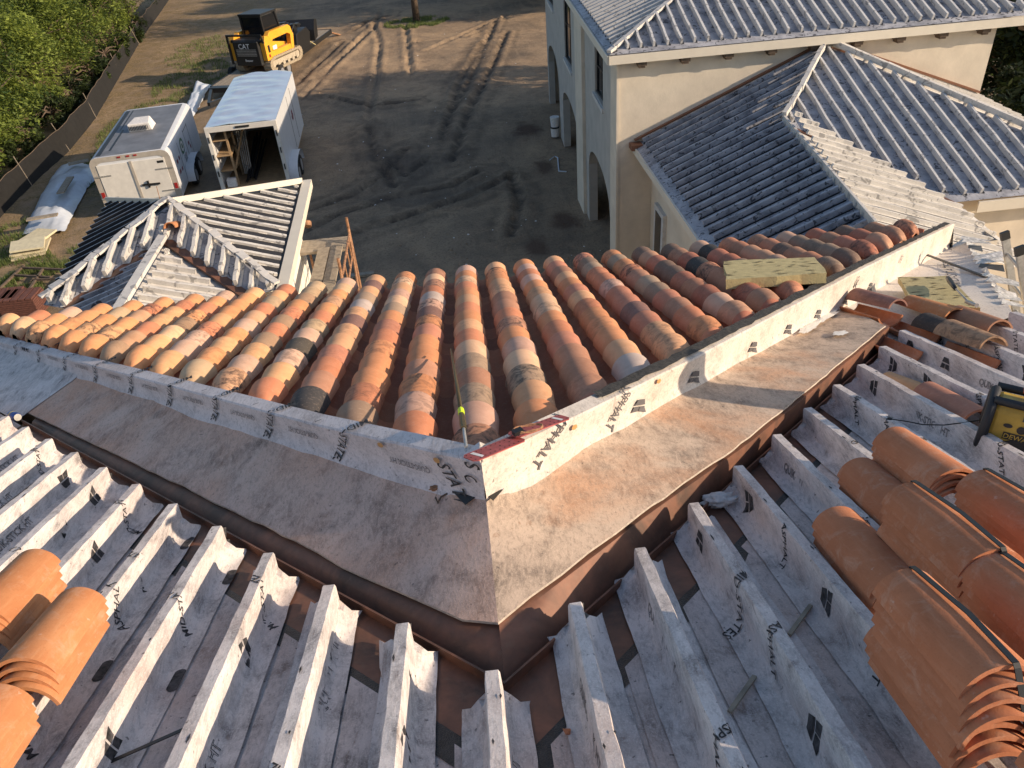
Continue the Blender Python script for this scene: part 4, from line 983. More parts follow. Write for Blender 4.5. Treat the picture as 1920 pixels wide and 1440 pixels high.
for a, b, w_ in ((AP, FR, .10), (AP, FL, .15)):
    n_ = 12
    for i in range(n_):
        p = a.lerp(b, i / n_) + Vector((random.uniform(-.02, .02), random.uniform(-.02, .02), .11)); q = a.lerp(b, (i + 1) / n_) + Vector((random.uniform(-.02, .02), random.uniform(-.02, .02), .11 + random.uniform(-.01, .01)))
        mb.bar(p, q, w_ * random.uniform(.7, 1.2), .035)
mb.bar(V0 + Vector((0, 0, .06)), Vector((-4.5, ge, RZ + .06)), .13, .06)
tpart(mb, 'hip_wrap', M['far_white'])
mb = MB(); mb.bar(AP + Vector((0, 0, .05)), BR + Vector((0, 0, .09)), .03, .1); mb.bar(AP + Vector((0, 0, .05)), BL + Vector((0, 0, .09)), .03, .08); tpart(mb, 'hip_board', M['fascia'])
mb = MB(); mb.bar(FR + Vector((.06, -.05, -.03)), BR + Vector((.08, .08, .0)), .16, .14); tpart(mb, 'fascia_board', M['fascia'])
mb = MB(); arc_tile(mb, 0, -.2, .2, 0, .09, .075, (1, 1, 1, 0), .014, seg=12, M_=None)
pt = Vector((-4.42, 11.52, -4.44)); o = mb.build('ridge_tile', M['newtile_l'], None, auto=50); o.matrix_world = Matrix.Translation(pt) @ Matrix.Rotation(-.35, 4, 'X') @ Matrix.Rotation(.05, 4, 'Z'); tag(o, 'single red orange barrel tile lying on the tower roof below its peak', 'roof tile')
mb = MB(); mb.tube([(0, 0, 0), (.02, .0, .28)], .006, 6); o = mb.build('rebar', M['rust'], None); o.location = AP + Vector((-.12, 0, .03)); tag(o, 'thin rusty rod sticking up at the peak of the tower roof', 'rod')
# scaffold beside the tower
sc0 = empty('scaffold', (-2.5, 12.4, -10), 0, 'scaffold with rusty end frames and three grey planks beside the white tower wall', 'scaffold')
def spart(mb, name, mat, **kw):
    for i, p in enumerate(mb.v): mb.v[i] = p - sc0.location
    return mb.build(name, mat, sc0, **kw)
mb = MB(); mb.box(-3.12, -2.22, 13.3, 13.85, -6.02, -5.97); spart(mb, 'plank', M['wood'])
mb = MB(); mb.box(-2.73, -2.52, 11.2, 13.35, -5.965, -5.925); spart(mb, 'plank', M['wood'])
mb = MB(); mb.box(-2.50, -2.29, 11.2, 13.4, -5.963, -5.923); spart(mb, 'plank', M['wood'])
mb = MB()
for yy in (13.6, 11.9): mb.tube([(-2.16, yy, -9.98), (-2.16, yy, -5.5)], .025, 8); mb.tube([(-2.16, yy, -5.7), (-2.16, yy - .25, -6.2)], .018, 6)
mb.tube([(-2.16, 13.6, -5.8), (-2.14, 11.9, -5.8)], .022, 8); mb.tube([(-2.16, 13.6, -6.15), (-2.14, 11.9, -6.15)], .022, 8); mb.tube([(-2.16, 13.6, -5.8), (-1.95, 11.4, -8.4)], .018, 8)
for yy in (13.3, 12.9, 12.4): mb.tube([(-2.16, yy, -5.8), (-2.16, yy, -6.15)], .015, 6)
spart(mb, 'end_frame', M['rust'])
mb = MB(); mb.tube([(-3.02, 13.9, -9.98), (-3.02, 13.9, -6.0)], .025, 8); spart(mb, 'post', M['rust'])
mb = MB(); mb.tube([(-3.02, 11.6, -9.98), (-3.02, 11.6, -6.0)], .025, 8); spart(mb, 'post', M['rust'])
mb = MB(); mb.tube([(-2.98, 14.12, -5.72), (-2.98, 14.05, -5.78)], [.075, .075], 16); mb.tube([(-2.98, 14.13, -5.715), (-2.98, 14.14, -5.71)], .035, 12, 1); o = mb.build('roller', [M['rust'], M['black']], None); tag(o, 'small rusty ring by the tower wall above the scaffold planks', 'ring')
# ------------------------------------------------------------------ big house on the right
hs = empty('stucco_house', (3.08 * K, 14.75 * K, GZ * K), 0, 'two storey cream stucco house with arches, tall windows and battened hip roofs', 'house')
def hpart(mb, name, mats, parent=None, **kw):
    org = Vector((3.08, 14.75, GZ))
    for i, p in enumerate(mb.v): mb.v[i] = p - org
    mb.k = K; return mb.build(name, mats, parent or hs, **kw)
fx = lambda y: 3.08 + .038 * (y - 14.75)
WT_ = -3.50    # wall top
# front wall, right wall, back wall
mb = MB(); mb.quad((fx(14.75), 14.75, GZ), (10.2, 14.75, GZ), (10.2, 14.75, WT_), (fx(14.75), 14.75, WT_)); mb.quad((10.2, 14.75, GZ), (10.2, 30.4, GZ), (10.2, 30.4, WT_), (10.2, 14.75, WT_)); mb.quad((10.2, 30.4, GZ), (fx(30.4), 30.4, GZ), (fx(30.4), 30.4, WT_), (10.2, 30.4, WT_))
hpart(mb, 'wall', M['stucco'])
# left facade with three arches and windows, as vertical strips
ARCH = [(15.65, 19.05, -6.95, -6.30), (21.35, 25.1, -7.0, -6.5), (26.2, 30.0, -6.95, -6.1)]     # y0,y1,spring,top
WIN = [(16.65, 17.85, -4.87, -3.72), (22.4, 24.1, -5.5, -3.60), (27.3, 29.0, -4.74, -3.6)]
def arch_z(y, a):
    c = (a[0] + a[1]) / 2; r = (a[1] - a[0]) / 2; t_ = (y - c) / r
    if abs(t_) >= 1: return None
    return a[2] + (a[3] - a[2]) * sqrt(max(0, 1 - abs(t_) ** 2.3))
ys = sorted(set([14.75, 30.4] + [a[0] for a in ARCH] + [a[1] for a in ARCH] + [w_[0] for w_ in WIN] + [w_[1] for w_ in WIN] + [a[0] + (a[1] - a[0]) * i / 20 for a in ARCH for i in range(21)] + [14.75, 30.4]))
mb = MB(); TH = .22
for y0, y1 in zip(ys[:-1], ys[1:]):
    if y1 - y0 < 1e-5: continue
    ym = (y0 + y1) / 2; zb0 = zb1 = GZ
    for a in ARCH:
        if a[0] < ym < a[1]:
            zb0 = arch_z(y0, a) if arch_z(y0, a) is not None else a[2]; zb1 = arch_z(y1, a) if arch_z(y1, a) is not None else a[2]
            mb.quad((fx(y0), y0, zb0), (fx(y1), y1, zb1), (fx(y1) + TH, y1, zb1), (fx(y0) + TH, y0, zb0))
    segs = [(zb0, zb1, WT_, WT_)]
    for w_ in WIN:
        if w_[0] < ym < w_[1]: segs = [(zb0, zb1, w_[2], w_[2]), (w_[3], w_[3], WT_, WT_)]
    for a0, a1, b0, b1 in segs: mb.quad((fx(y1), y1, a1), (fx(y0), y0, a0), (fx(y0), y0, b0), (fx(y1), y1, b1)); mb.quad((fx(y0) + TH, y0, a0), (fx(y1) + TH, y1, a1), (fx(y1) + TH, y1, b1), (fx(y0) + TH, y0, b0))
for a in ARCH:
    for y in (a[0], a[1]): mb.quad((fx(y), y, GZ), (fx(y) + TH, y, GZ), (fx(y) + TH, y, a[2]), (fx(y), y, a[2]))
for w_ in WIN:
    mb.quad((fx(w_[0]), w_[0], w_[2]), (fx(w_[1]), w_[1], w_[2]), (fx(w_[1]) + .1, w_[1], w_[2]), (fx(w_[0]) + .1, w_[0], w_[2]))
    for y in (w_[0], w_[1]): mb.quad((fx(y), y, w_[2]), (fx(y) + .1, y, w_[2]), (fx(y) + .1, y, w_[3]), (fx(y), y, w_[3]))
mb.quad((fx(14.75) + TH + 1.6, 14.9, GZ), (fx(14.75) + TH + 1.6, 30.2, GZ), (fx(14.75) + TH + 1.6, 30.2, -5.5), (fx(14.75) + TH + 1.6, 14.9, -5.5))
hpart(mb, 'arcade_wall', M['stucco_shaded'])
mb = MB(); mb.box(fx(20) - .10, fx(20) + .02, 19.55, 20.6, GZ, -3.52); hpart(mb, 'pilaster', M['stucco'])
mb = MB(); mb.box(fx(14.75) - .035, fx(14.75) + .01, 14.72, 15.30, GZ, -3.52); hpart(mb, 'pilaster', M['stucco'])
for w_ in WIN:
    mb = MB(); x = fx((w_[0] + w_[1]) / 2) + .09; mb.quad((x, w_[1], w_[2]), (x, w_[0], w_[2]), (x, w_[0], w_[3]), (x, w_[1], w_[3])); wo = hpart(mb, 'window', M['glass'])
    mb = MB(); ym = (w_[0] + w_[1]) / 2
    for y in (w_[0] + .03, ym, w_[1] - .03): mb.bar((x - .015, y, w_[2]), (x - .015, y, w_[3]), .02, .045, 0, (0, 1, 0))
    mb.bar((x - .02, w_[0], w_[2] + .02), (x - .02, w_[1], w_[2] + .02), .03, .04); mb.bar((x - .02, w_[0], (w_[2] + w_[3]) / 2), (x - .02, w_[1], (w_[2] + w_[3]) / 2), .012, .02)
    wf = hpart(mb, 'window_frame', M['black']); 
    mb = MB(); mb.bar((fx(w_[0]) - .02, w_[0] - .1, w_[2] - .06), (fx(w_[1]) - .02, w_[1] + .15, w_[2] - .06), .05, .09); hpart(mb, 'window_sill', M['wframe'])
# main roof
ov = .22; EZ2 = -3.36; sl = .33
C0 = Vector((fx(14.75) - ov, 14.75 - ov, EZ2)); C1 = Vector((11.0, 14.75 - ov, EZ2)); C2 = Vector((11.0, 30.6, EZ2)); C3 = Vector((fx(30.4) - ov, 30.6, EZ2))
hw = (C1.x - C0.x) / 2; R0 = Vector((C0.x + hw, C0.y + hw, EZ2 + hw * sl)); R1 = Vector((R0.x + .2, C2.y - hw, R0.z))
hp = lambda mb_, par, mt: hpart(mb_, 'batten', [mt, M['black']], par)
mains = []
for nm, poly, ax, mat, bm_, sp in (('front_roof_slope', [C0, C1, R0], 1, 'far_blue_shaded', 'far_bat', .245), ('left_roof_slope', [C3, C0, R0, R1], 0, 'far_blue_shaded', 'far_bat', .30), ('right_roof_slope', [C1, C2, R1, R0], None, 'far_white', None, 0), ('rear_roof_slope', [C2, C3, R1], None, 'far_blue_shaded', None, 0)):
    mb = MB(); mb.add(poly, [tuple(range(len(poly)))]); o = hpart(mb, nm, M[mat])
    mains.append((o, poly))
    if ax is not None:
        slope_battens(poly, ax, sp, o, M[bm_], hp, .04, .10, gap=.03 if ax == 1 else .04, trim=((.13, .03) if ax == 1 else (.13, .03)), k=K)
def fascia(a, b, h=.15, t=.03, zoff=0):
    mb = MB(); mb.bar(a + Vector((0, 0, -h / 2 + zoff)), b + Vector((0, 0, -h / 2 + zoff)), t, h); return mb
hpart(fascia(C0 + Vector((0, -.017, -.012)), C1 + Vector((0, -.017, -.012)), .15), 'fascia', M['fascia']); hpart(fascia(C3 + Vector((-.017, 0, -.012)), C0 + Vector((-.017, 0, -.012)), .15), 'fascia', M['fascia'])
mb = MB(); mb.quad(C0 + Vector((0, 0, -.14)), C1 + Vector((0, 0, -.14)), Vector((11, 15.2, EZ2 - .14)), Vector((C0.x, 15.2, EZ2 - .14))); mb.quad(C0 + Vector((0, .5, -.14)), Vector((C0.x + .5, 15.2, EZ2 - .14)), Vector((C3.x + .5, 30.6, EZ2 - .14)), C3 + Vector((0, 0, -.14))); hpart(mb, 'soffit', M['fascia'])
mb = MB(); n_ = 10
for i in range(n_):
    p = C0.lerp(R0, i / n_) + Vector((0, 0, .07 + random.uniform(-.01, .02))); q = C0.lerp(R0, (i + 1) / n_) + Vector((0, 0, .07)); mb.bar(p, q, .09, .05)
hpart(mb, 'hip_wrap', M['far_white'])
for i in range(10):
    x = C0.x + .62 + i * .80; mb = MB(); mb.box(x - .08, x + .08, 14.55, 14.76, -3.60, -3.512); mb.box(x - .055, x + .055, 14.57, 14.76, -3.64, -3.60); hpart(mb, 'corbel', M['bark'])
# lower roofs in front of the stucco wall
m1 = .4162; a0 = Vector((3.40, 14.74, -5.09)); AA = Vector((6.96, 14.74, -3.60)); JJ = Vector((5.44, 12.66, -4.235))
LE = lambda y: Vector((3.40, y, -5.09))
poly_L1 = [LE(14.74), LE(8.7), Vector((5.25, 8.7, -4.32)), JJ, AA + Vector((0, 0, 0))]
n_L = None
zL = lambda x: -5.09 + (x - 3.40) * .4185
poly_L1 = [Vector((3.40, 14.74, zL(3.40))), Vector((3.40, 8.7, zL(3.40))), Vector((5.10, 8.7, zL(5.10))), Vector((JJ.x, JJ.y, zL(JJ.x))), Vector((6.96, 14.74, zL(6.96)))]
JJ = poly_L1[3].copy(); AA = poly_L1[4].copy()
mF = (AA.z - JJ.z) / (AA.y - JJ.y)
F_e = 10.38; zF = lambda y: JJ.z + (y - JJ.y) * mF
xv = lambda y: JJ.x + (JJ.y - y) * .80
poly_F = [Vector((xv(F_e), F_e, zF(F_e))), Vector((10.15, F_e, zF(F_e))), AA.copy(), JJ.copy()]
poly_W = [Vector((5.10, 8.7, zL(5.10))), Vector((7.6, 8.7, zL(5.10) - 2.5 * .36)), Vector((xv(F_e) + .1, F_e - .12, JJ.z - (xv(F_e) + .1 - 5.4) * .38)), JJ.copy()]
for p in poly_W: p.z -= .03
poly_Rt = [AA.copy(), Vector((10.15, F_e, zF(F_e))), Vector((10.3, 14.74, -4.92))]
mb = MB(); mb.add(poly_L1, [(0, 1, 2, 3, 4)]); oL1 = hpart(mb, 'lower_left_slope', M['far_blue_shaded']); slope_battens(poly_L1, 0, .262, oL1, M['far_blue_shaded'], hp, .045, .10, trim=(.14, .05), gap=.022)
mb = MB(); mb.add(poly_F, [(0, 1, 2, 3)]); oF = hpart(mb, 'lower_front_slope', M['far_blue_shaded']); slope_battens(poly_F, 1, .268, oF, M['far_bat'], hp, .036, .09, trim=(.12, .06), gap=.03)
mb = MB(); mb.add(poly_W, [(0, 1, 2, 3)]); oW = hpart(mb, 'lower_side_slope', M['far_white']); slope_battens(poly_W, 0, .235, oW, M['far_white'], hp, .045, .07, trim=(.05, .1), flange=.07)
mb = MB(); mb.add(poly_Rt, [(0, 1, 2)]); oR = hpart(mb, 'lower_right_slope', M['far_white']); slope_battens(poly_Rt, 0, .30, oR, M['far_white'], hp, .06, .10, trim=(.02, .02))
mb = MB()
for a, b in ((JJ, AA), (AA, Vector((10.15, F_e, zF(F_e))))):
    n_ = 9
    for i in range(n_): mb.bar(a.lerp(b, i / n_) + Vector((random.uniform(-.015, .015), 0, .105 + random.uniform(-.015, .015))), a.lerp(b, (i + 1) / n_) + Vector((0, 0, .105)), .075, .09)
mb.bar(JJ + Vector((0, 0, .08)), Vector((5.10, 8.7, zL(5.10) + .08)), .035, .05); mb.bar(JJ + Vector((0, 0, -.0)), Vector((5.12, 8.7, zL(5.10))), .06, .12)
hpart(mb, 'hip_wrap', M['far_white'])
mb = MB(); mb.bar(LE(14.74) + Vector((0, -.01, .10)), AA + Vector((0, -.01, .10)), .03, .10, 0, (0, 1, 0)); mb.bar(AA + Vector((0, -.02, .09)), Vector((10.15, 14.72, -4.72)), .04, .11, 0, (0, 1, 0)); mb.bar(AA + Vector((0, -.22, .01)), Vector((10.15, 14.5, -4.80)), .03, .03); mb.box(3.30, 3.52, 14.5, 14.74, -5.13, -5.03)
hpart(mb, 'wall_flashing', M['copper_trim'])
mb = MB(); 
for i in range(6): y0 = xv(F_e)
mb.bar(JJ + Vector((.02, -.02, -.02)), Vector((xv(F_e), F_e, zF(F_e) - .01)), .10, .02); hpart(mb, 'valley_flashing', M['copper'])
hpart(fascia(Vector((3.38, 14.7, -5.09)), Vector((3.38, 8.7, -5.09)), .13), 'fascia', M['fascia'])
hpart(fascia(poly_F[0] + Vector((.35, -.02, -.02)), poly_F[1] + Vector((0, -.02, -.02)), .17), 'fascia', M['fascia'])
mb = MB(); mb.quad((3.77, 14.74, GZ), (3.77, 9.2, GZ), (3.77, 9.2, -5.0), (3.77, 14.74, -5.0)); mb.quad((3.77, 9.2, GZ), (7.2, 9.2, GZ), (7.2, 9.2, -5.0), (3.77, 9.2, -5.0)); mb.quad((7.2, 10.62, GZ), (10.2, 10.62, GZ), (10.2, 10.62, -5.0), (7.2, 10.62, -5.0)); mb.quad((7.2, 9.2, GZ), (7.2, 10.62, GZ), (7.2, 10.62, -5.0), (7.2, 9.2, -5.0)); mb.quad((10.2, 10.62, GZ), (10.2, 14.75, GZ), (10.2, 14.75, -5.0), (10.2, 10.62, -5.0))
hpart(mb, 'annex_wall', M['stucco'])
mb = MB(); mb.box(3.70, 3.768, 13.50, 14.20, -7.3, -6.08); hpart(mb, 'window_surround', M['wframe'])
mb = MB(); mb.box(3.69, 3.699, 13.64, 14.06, -7.2, -6.18); hpart(mb, 'window', M['glass'])
# ------------------------------------------------------------------ yard
def yard(mb, name, mats, **kw): mb.k = K; return mb.build(name, mats, **kw)
# rutted ground sheet
def seg_d(px, py, pts):
    best = 9
    for (ax, ay), (bx, by) in zip(pts[:-1], pts[1:]):
        dx, dy = bx - ax, by - ay; t_ = max(0, min(1, ((px - ax) * dx + (py - ay) * dy) / (dx * dx + dy * dy))); best = min(best, math.hypot(px - ax - dx * t_, py - ay - dy * t_))
    return best
def gpx(l): return [(lambda v: (v.x, v.y))(gp(a, b, GZ)) for a, b in l]
TR = [gpx(l) for l in ([(560, 190), (640, 110), (700, 55), (715, 20)], [(590, 150), (660, 90), (690, 60)], [(700, 45), (712, 80), (705, 140), (690, 230)], [(760, 45), (765, 90), (770, 140)], [(800, 95), (880, 60), (950, 30)], [(770, 80), (860, 72), (900, 60)],
    [(930, 40), (890, 130), (850, 210)], [(950, 60), (925, 120), (880, 210), (850, 300)], [(905, 80), (860, 160), (830, 260)], [(560, 440), (640, 400), (740, 370), (850, 350), (900, 320)], [(590, 470), (680, 430), (780, 400), (880, 370), (960, 330)],
    [(560, 400), (650, 370), (720, 330), (760, 280)], [(690, 240), (705, 300), (740, 350)], [(730, 300), (760, 330), (800, 300)], [(640, 80), (590, 125), (555, 160)], [(660, 60), (690, 40), (730, 30)], [(600, 180), (700, 200), (780, 190)], [(960, 330), (975, 380), (960, 440)])]
def gh(x, y):
    h = .05 * noise.noise((x * .25, y * .25, 0)) + .025 * noise.noise((x * 1.1, y * 1.1, 3)) + .014 * noise.noise((x * 3.2, y * 3.2, 5))
    if -9 < x < 4 and 13 < y < 62:
        for i, tr in enumerate(TR):
            d = seg_d(x, y, tr)
            if d < .7:
                q = noise.noise((x * 2.5, y * 2.5, i)); h += -.085 * math.exp(-(d / .10) ** 2) * (1 + q) + .05 * math.exp(-((d - .26) / .11) ** 2) * (1 + q * 1.2)
    return h
mb = MB(); vs = []; fs = []
xs = [-40 + 1.5 * i for i in range(16)] + [-16 + .14 * i for i in range(1, 150)] + [5 + 2.5 * i for i in range(17)]
ys = [-12 + 2 * i for i in range(12)] + [11 + .17 * i for i in range(240)] + [52 + 3 * i for i in range(45)]
nx = len(xs)
for y in ys:
    for x in xs: vs.append((x, y, GZ - .0 + (gh(x, y) if y > 10 else 0)))
for j in range(len(ys) - 1):
    for i in range(nx - 1): a = j * nx + i; fs.append((a, a + 1, a + nx + 1, a + nx))
mb.add(vs, fs); g = yard(mb, 'ground', M['dirt'], smooth=True); tag(g, kind='structure')
ra = g.data.attributes.new('rut', 'FLOAT', 'POINT'); rv = []
for (x, y, z) in vs:
    q_ = 0
    if -9 < x < 4 and 13 < y < 55:
        for tr in TR[6:]:
            d = seg_d(x, y, tr)
            if d < 1: q_ = max(q_, math.exp(-(d / .24) ** 2), .5 * math.exp(-((d - .6) / .15) ** 2))
    rv.append(q_)
ra.data.foreach_set('value', rv)
mb = MB(); mb.quad((-300, -200, GZ - .3), (300, -200, GZ - .3), (300, 400, GZ - .3), (-300, 400, GZ - .3)); g2 = yard(mb, 'terrain', M['dirt']); tag(g2, kind='structure')
# grass
def grass(name, areas, blades, seed, h=.16, k=K):
    rng = random.Random(seed); mb = MB(k)
    for (cx, cy, rx, ry, n) in areas:
        for i in range(n):
            r = sqrt(rng.random()); th_ = rng.random() * 2 * pi; x = cx + rx * r * cos(th_); y = cy + ry * r * sin(th_)
            if noise.noise((x * 1.3, y * 1.3, 9)) < -.12: continue
            z = GZ + gh(x, y); hh = h * rng.uniform(.4, 1.2); a = rng.random() * pi; dx, dy = .012 * cos(a), .012 * sin(a); lx, ly = rng.uniform(-.06, .06), rng.uniform(-.06, .06)
            c = rng.random(); mb.add([(x - dx, y - dy, z), (x + dx, y + dy, z), (x + lx, y + ly, z + hh)], [(0, 1, 2)], 0, None, (c, c, c, 1))
    return tag(mb.build(name, M['grass']), 'patches of low green grass and weeds in the dirt', kind='stuff')
tp = gp(781, 42, GZ); tr2 = gp(720, 45, GZ)
grass('grass', [(tp.x, tp.y, 1.9, 1.6, 5000), (-12.2, 40, 1.6, 4, 3500), (-12.6, 33, 1.4, 3.5, 3500), (-13, 46.5, 2, 4, 3000), (-11.5, 18.4, 1.7, 1.6, 6000), (-13, 21.5, 1.0, 1.8, 2500), (-12.2, 28.5, 1.2, 3, 2500), (-11.2, 20, 1.4, 1.2, 2200), (-9.5, 38.5, 1.0, 1.0, 600)], 0, 3)
mb = MB(K); rngc = random.Random(8)
for i in range(2600):
    x = rngc.uniform(-7, 3.2) if i % 3 else rngc.uniform(-13, 3); y = 12 + 38 * rngc.random() ** 1.5; r_ = rngc.choice((.012, .018, .025, .035)) * (1.6 if rngc.random() < .06 else 1); z = GZ + gh(x, y)
    pts_ = [(x + r_ * rngc.uniform(.6, 1.3) * cos(a_), y + r_ * rngc.uniform(.6, 1.3) * sin(a_), z) for a_ in (0, 1.3, 2.5, 3.8, 5.0)] + [(x, y, z + r_ * rngc.uniform(.4, .9))]
    mb.add(pts_, [(j, (j + 1) % 5, 5) for j in range(5)], 1 if rngc.random() < .07 else 0)
tag(mb.build('clods', [M['dirt'], M['cloth']]), 'small clods and bits of litter scattered over the dirt yard', kind='stuff')
# trees
def tree(label, x, y, h, rx, ry, crown_lo, n, mat, seed, leaf=.10, cat='tree', group=None, lean=(0, 0), clusters=26, base=None):
    rng = random.Random(seed); root = empty('broadleaf_tree', (x * K, y * K, GZ * K), 0, label, cat, group)
    mb = MB(K); tx, ty = lean
    mb.tube([(0, 0, -.1), (tx * .3, ty * .3, h * .35), (tx * .7, ty * .7, h * .65), (tx, ty, h * .92)], [.13 * h / 6 + .05, .10 * h / 6 + .03, .06, .02], 8)
    for i in range(9):
        z = h * rng.uniform(.35, .8); a = rng.random() * 2 * pi; L = rng.uniform(.4, .85); p0 = Vector((tx * z / h, ty * z / h, z)); p2 = p0 + Vector((rx * L * cos(a), ry * L * sin(a), h * rng.uniform(.08, .2))); mb.tube([p0, p0.lerp(p2, .5) + Vector((0, 0, .12)), p2], [.045, .03, .012], 6)
    mb.build('trunk', M['bark'], root, smooth=True)
    mb = MB(K); cl = []
    for i in range(clusters):
        u_ = rng.uniform(-1, 1); a = rng.random() * 2 * pi; r = rng.uniform(.35, 1) ** .5
        q = sqrt(max(0, 1 - u_ * u_)); cl.append((tx + rx * r * q * cos(a), ty + ry * r * q * sin(a), h * (crown_lo + (1 - crown_lo) * (.5 + .5 * u_ * r)), rng.uniform(.45, .95) * rx * .5, rng.random()))
    vs = []; fs = []
    for i in range(n):
        cx, cy, cz, cr, ct = rng.choice(cl); d = Vector((rng.gauss(0, 1), rng.gauss(0, 1), rng.gauss(0, .75))).normalized() * cr * rng.random() ** .33
        p = Vector((cx, cy, cz)) + d; s_ = leaf * rng.uniform(.5, 1.2); nrm = Vector((rng.gauss(0, .6), rng.gauss(0, .6), 1)).normalized() ; a = nrm.orthogonal().normalized(); b = nrm.cross(a); th_ = rng.random() * 2 * pi; a, b = a * cos(th_) + b * sin(th_), b * cos(th_) - a * sin(th_)
        c = min(1, max(0, -.05 + .75 * ct + rng.uniform(-.25, .4)))
        mb.add([p - a * s_, p + b * s_ * .42, p + a * s_, p - b * s_ * .42], [(0, 1, 2, 3)], 0, None, (c, c, c, 1))
    mb.build('crown', M[mat], root); return root
TG = 'trees beyond the black silt fence'
def fence_x(y): return -14.2 - .11 * max(0, y - 28) - .05 * max(0, y - 45)
FL_ = ['low bushy tree nearest the bottom of the silt fence', 'shaded leafy tree above the lower left fence', 'green tree left of the air conditioned trailer', 'bright tree leaning over the fence opposite the far end of the tarp', 'sunlit yellow green tree leaning over the middle of the fence', 'sunlit tree by the upper half of the fence', 'leafy tree by the fence bend at the upper left', 'dark tree near the far end of the silt fence', 'dark tree beyond the far end of the fence at the top of the view']
for i, y in enumerate((23.8, 27.0, 30.4, 34.2, 38.4, 43.2, 48.6, 54.5, 61.0)):
    h = (3.4, 4.2, 4.8, 5.2, 5.4, 5.2, 5.0, 5.4, 6.0)[i]; r = (1.5, 1.8, 2.0, 2.2, 2.3, 2.4, 2.3, 2.5, 2.8)[i]
    tree(FL_[i], fence_x(y) - r * .95 - .25, y, h, r, r * 1.15, .12, int(13000 + 500 * i), 'leaf' if i < 7 else 'leaf_d', 40 + i, .088, group=TG, clusters=34)
rngT = random.Random(12)
for j, off in enumerate((5.2, 9.0, 13.5)):
    for i in range(9):
        y = 25 + i * 4.6 + rngT.uniform(-.8, .8); h = 5.6 + .7 * j + rngT.uniform(-.5, .6)
        if off == 13.5 and i < 2: continue
        tree('leafy tree deep in the wood left of the silt fence', fence_x(y) - off - rngT.uniform(-.4, .6), y, h, 2.5, 2.6, .15, 9500, 'leaf', 200 + j * 10 + i, .10, group='trees deep in the wood left of the fence', clusters=30)
for i in range(10):
    y = 23.5 + i * 3.3; tree('low dark undergrowth bush along the silt fence', fence_x(y) - 1.25, y, 1.2, .7, 1.5, .0, 2200, 'leaf_d', 300 + i, .09, cat='bush', group='undergrowth bushes along the silt fence', clusters=14)
TG2 = 'dark trees behind the stucco house'
for i, (x, y, h, rx, ry, lb) in enumerate(((12.9, 16.2, 3.9, 1.3, 1.6, 'dark tree just right of the stucco house wall'), (13.6, 13.6, 3.4, 1.4, 1.5, 'green topped tree below the right end of the lower roof'), (14.6, 19.5, 5.2, 1.8, 2.2, 'taller dark tree behind the two by the stucco house'), (12.2, 12.3, 2.4, 1.0, 1.2, 'low dark tree at the right edge under the lower roof'))):
    tree(lb, x, y, h, rx, ry, .02, 15000, 'leaf_d', 80 + i, .10, group=TG2, clusters=40)
for i, (x, y, h, lb) in enumerate(((15.8, 20.5, 9.3, 'tall dark tree added for shade right of the stucco house, nearest of the three giants'), (17.0, 25.5, 10.0, 'middle one of the three giant trees added for shade right of the stucco house'), (17.0, 28.6, 9.2, 'farthest of the three giant trees added for shade right of the stucco house'))):  # tall trees added to lengthen the shade across the yard
    tree(lb, x, y, h, 2.9, 2.8, .12, 12000, 'leaf_d', 170 + i, .2, group=TG2, clusters=40)
tree('bare brown trunk rising from a green grass tuft at the top middle', tp.x, tp.y + .5, 7.5, 2.6, 2.6, .62, 5000, 'leaf', 99, .11)
# unseen tall trees added right of the yard to throw shade across it
for i, (x, y, h) in enumerate(((8.8, 47.6, 9.5), (12.5, 49.5, 10), (9.5, 52.5, 10.5), (6.0, 56.5, 9), (14, 55, 11), (10, 58, 10.5), (5.0, 62, 9))):
    tree('tall leafy shade tree added behind the stucco house, number %d from the yard' % (i + 1) if False else ['leafy shade tree added behind the house closest to the yard', 'leafy shade tree added behind the first row of the back trees', 'tallest leafy shade tree added in the middle of the back trees', 'leafy shade tree added at the left front of the back trees', 'leafy shade tree added at the far right of the back trees', 'leafy shade tree added in the rear of the back trees', 'leafy shade tree added at the far left of the back trees'][i], x, y, h, 3.0, 2.6, .12, 11000, 'leaf_d', 120 + i, .24, group='unseen trees added behind the stucco house to shade the yard', clusters=34)
# silt fence
fpx = [(-60, 470), (0, 412), (60, 350), (130, 283), (180, 222), (212, 165), (243, 112), (270, 66), (302, 22), (330, -20)]
fpt = [gp(a, b, GZ) for a, b in fpx]; FH = .8
org = fpt[4] * K; fn_ = empty('silt_fence', org, 0, 'low black silt fence with thin stakes along the trees', 'fence')
mb = MB(K); vs = []; fs = []; cnt = 0
for a, b in zip(fpt[:-1], fpt[1:]):
    for i in range(14):
        p = a.lerp(b, i / 14); lean = Vector((-.12 + .10 * noise.noise((p.y * .6, 1, 0)), .0, 0)); hh = FH * (1 + .10 * noise.noise((p.y * .9, 4, 0)))
        vs += [p - org / K, p - org / K + Vector((.07 * noise.noise((p.y * 2, 2, 0)), 0, hh * .5)) + lean * .5, p - org / K + lean + Vector((0, 0, hh))]; cnt += 1
for i in range(cnt - 1): fs += [(3 * i, 3 * i + 3, 3 * i + 4, 3 * i + 1), (3 * i + 1, 3 * i + 4, 3 * i + 5, 3 * i + 2)]
mb.add(vs, fs); mb.build('fabric', M['fence'], fn_, smooth=True)
mb = MB(K); mb.tube([v + Vector((.01, 0, 0)) for v in vs[2::3]], .012, 5); mb.build('top_cord', M['bark'], fn_)
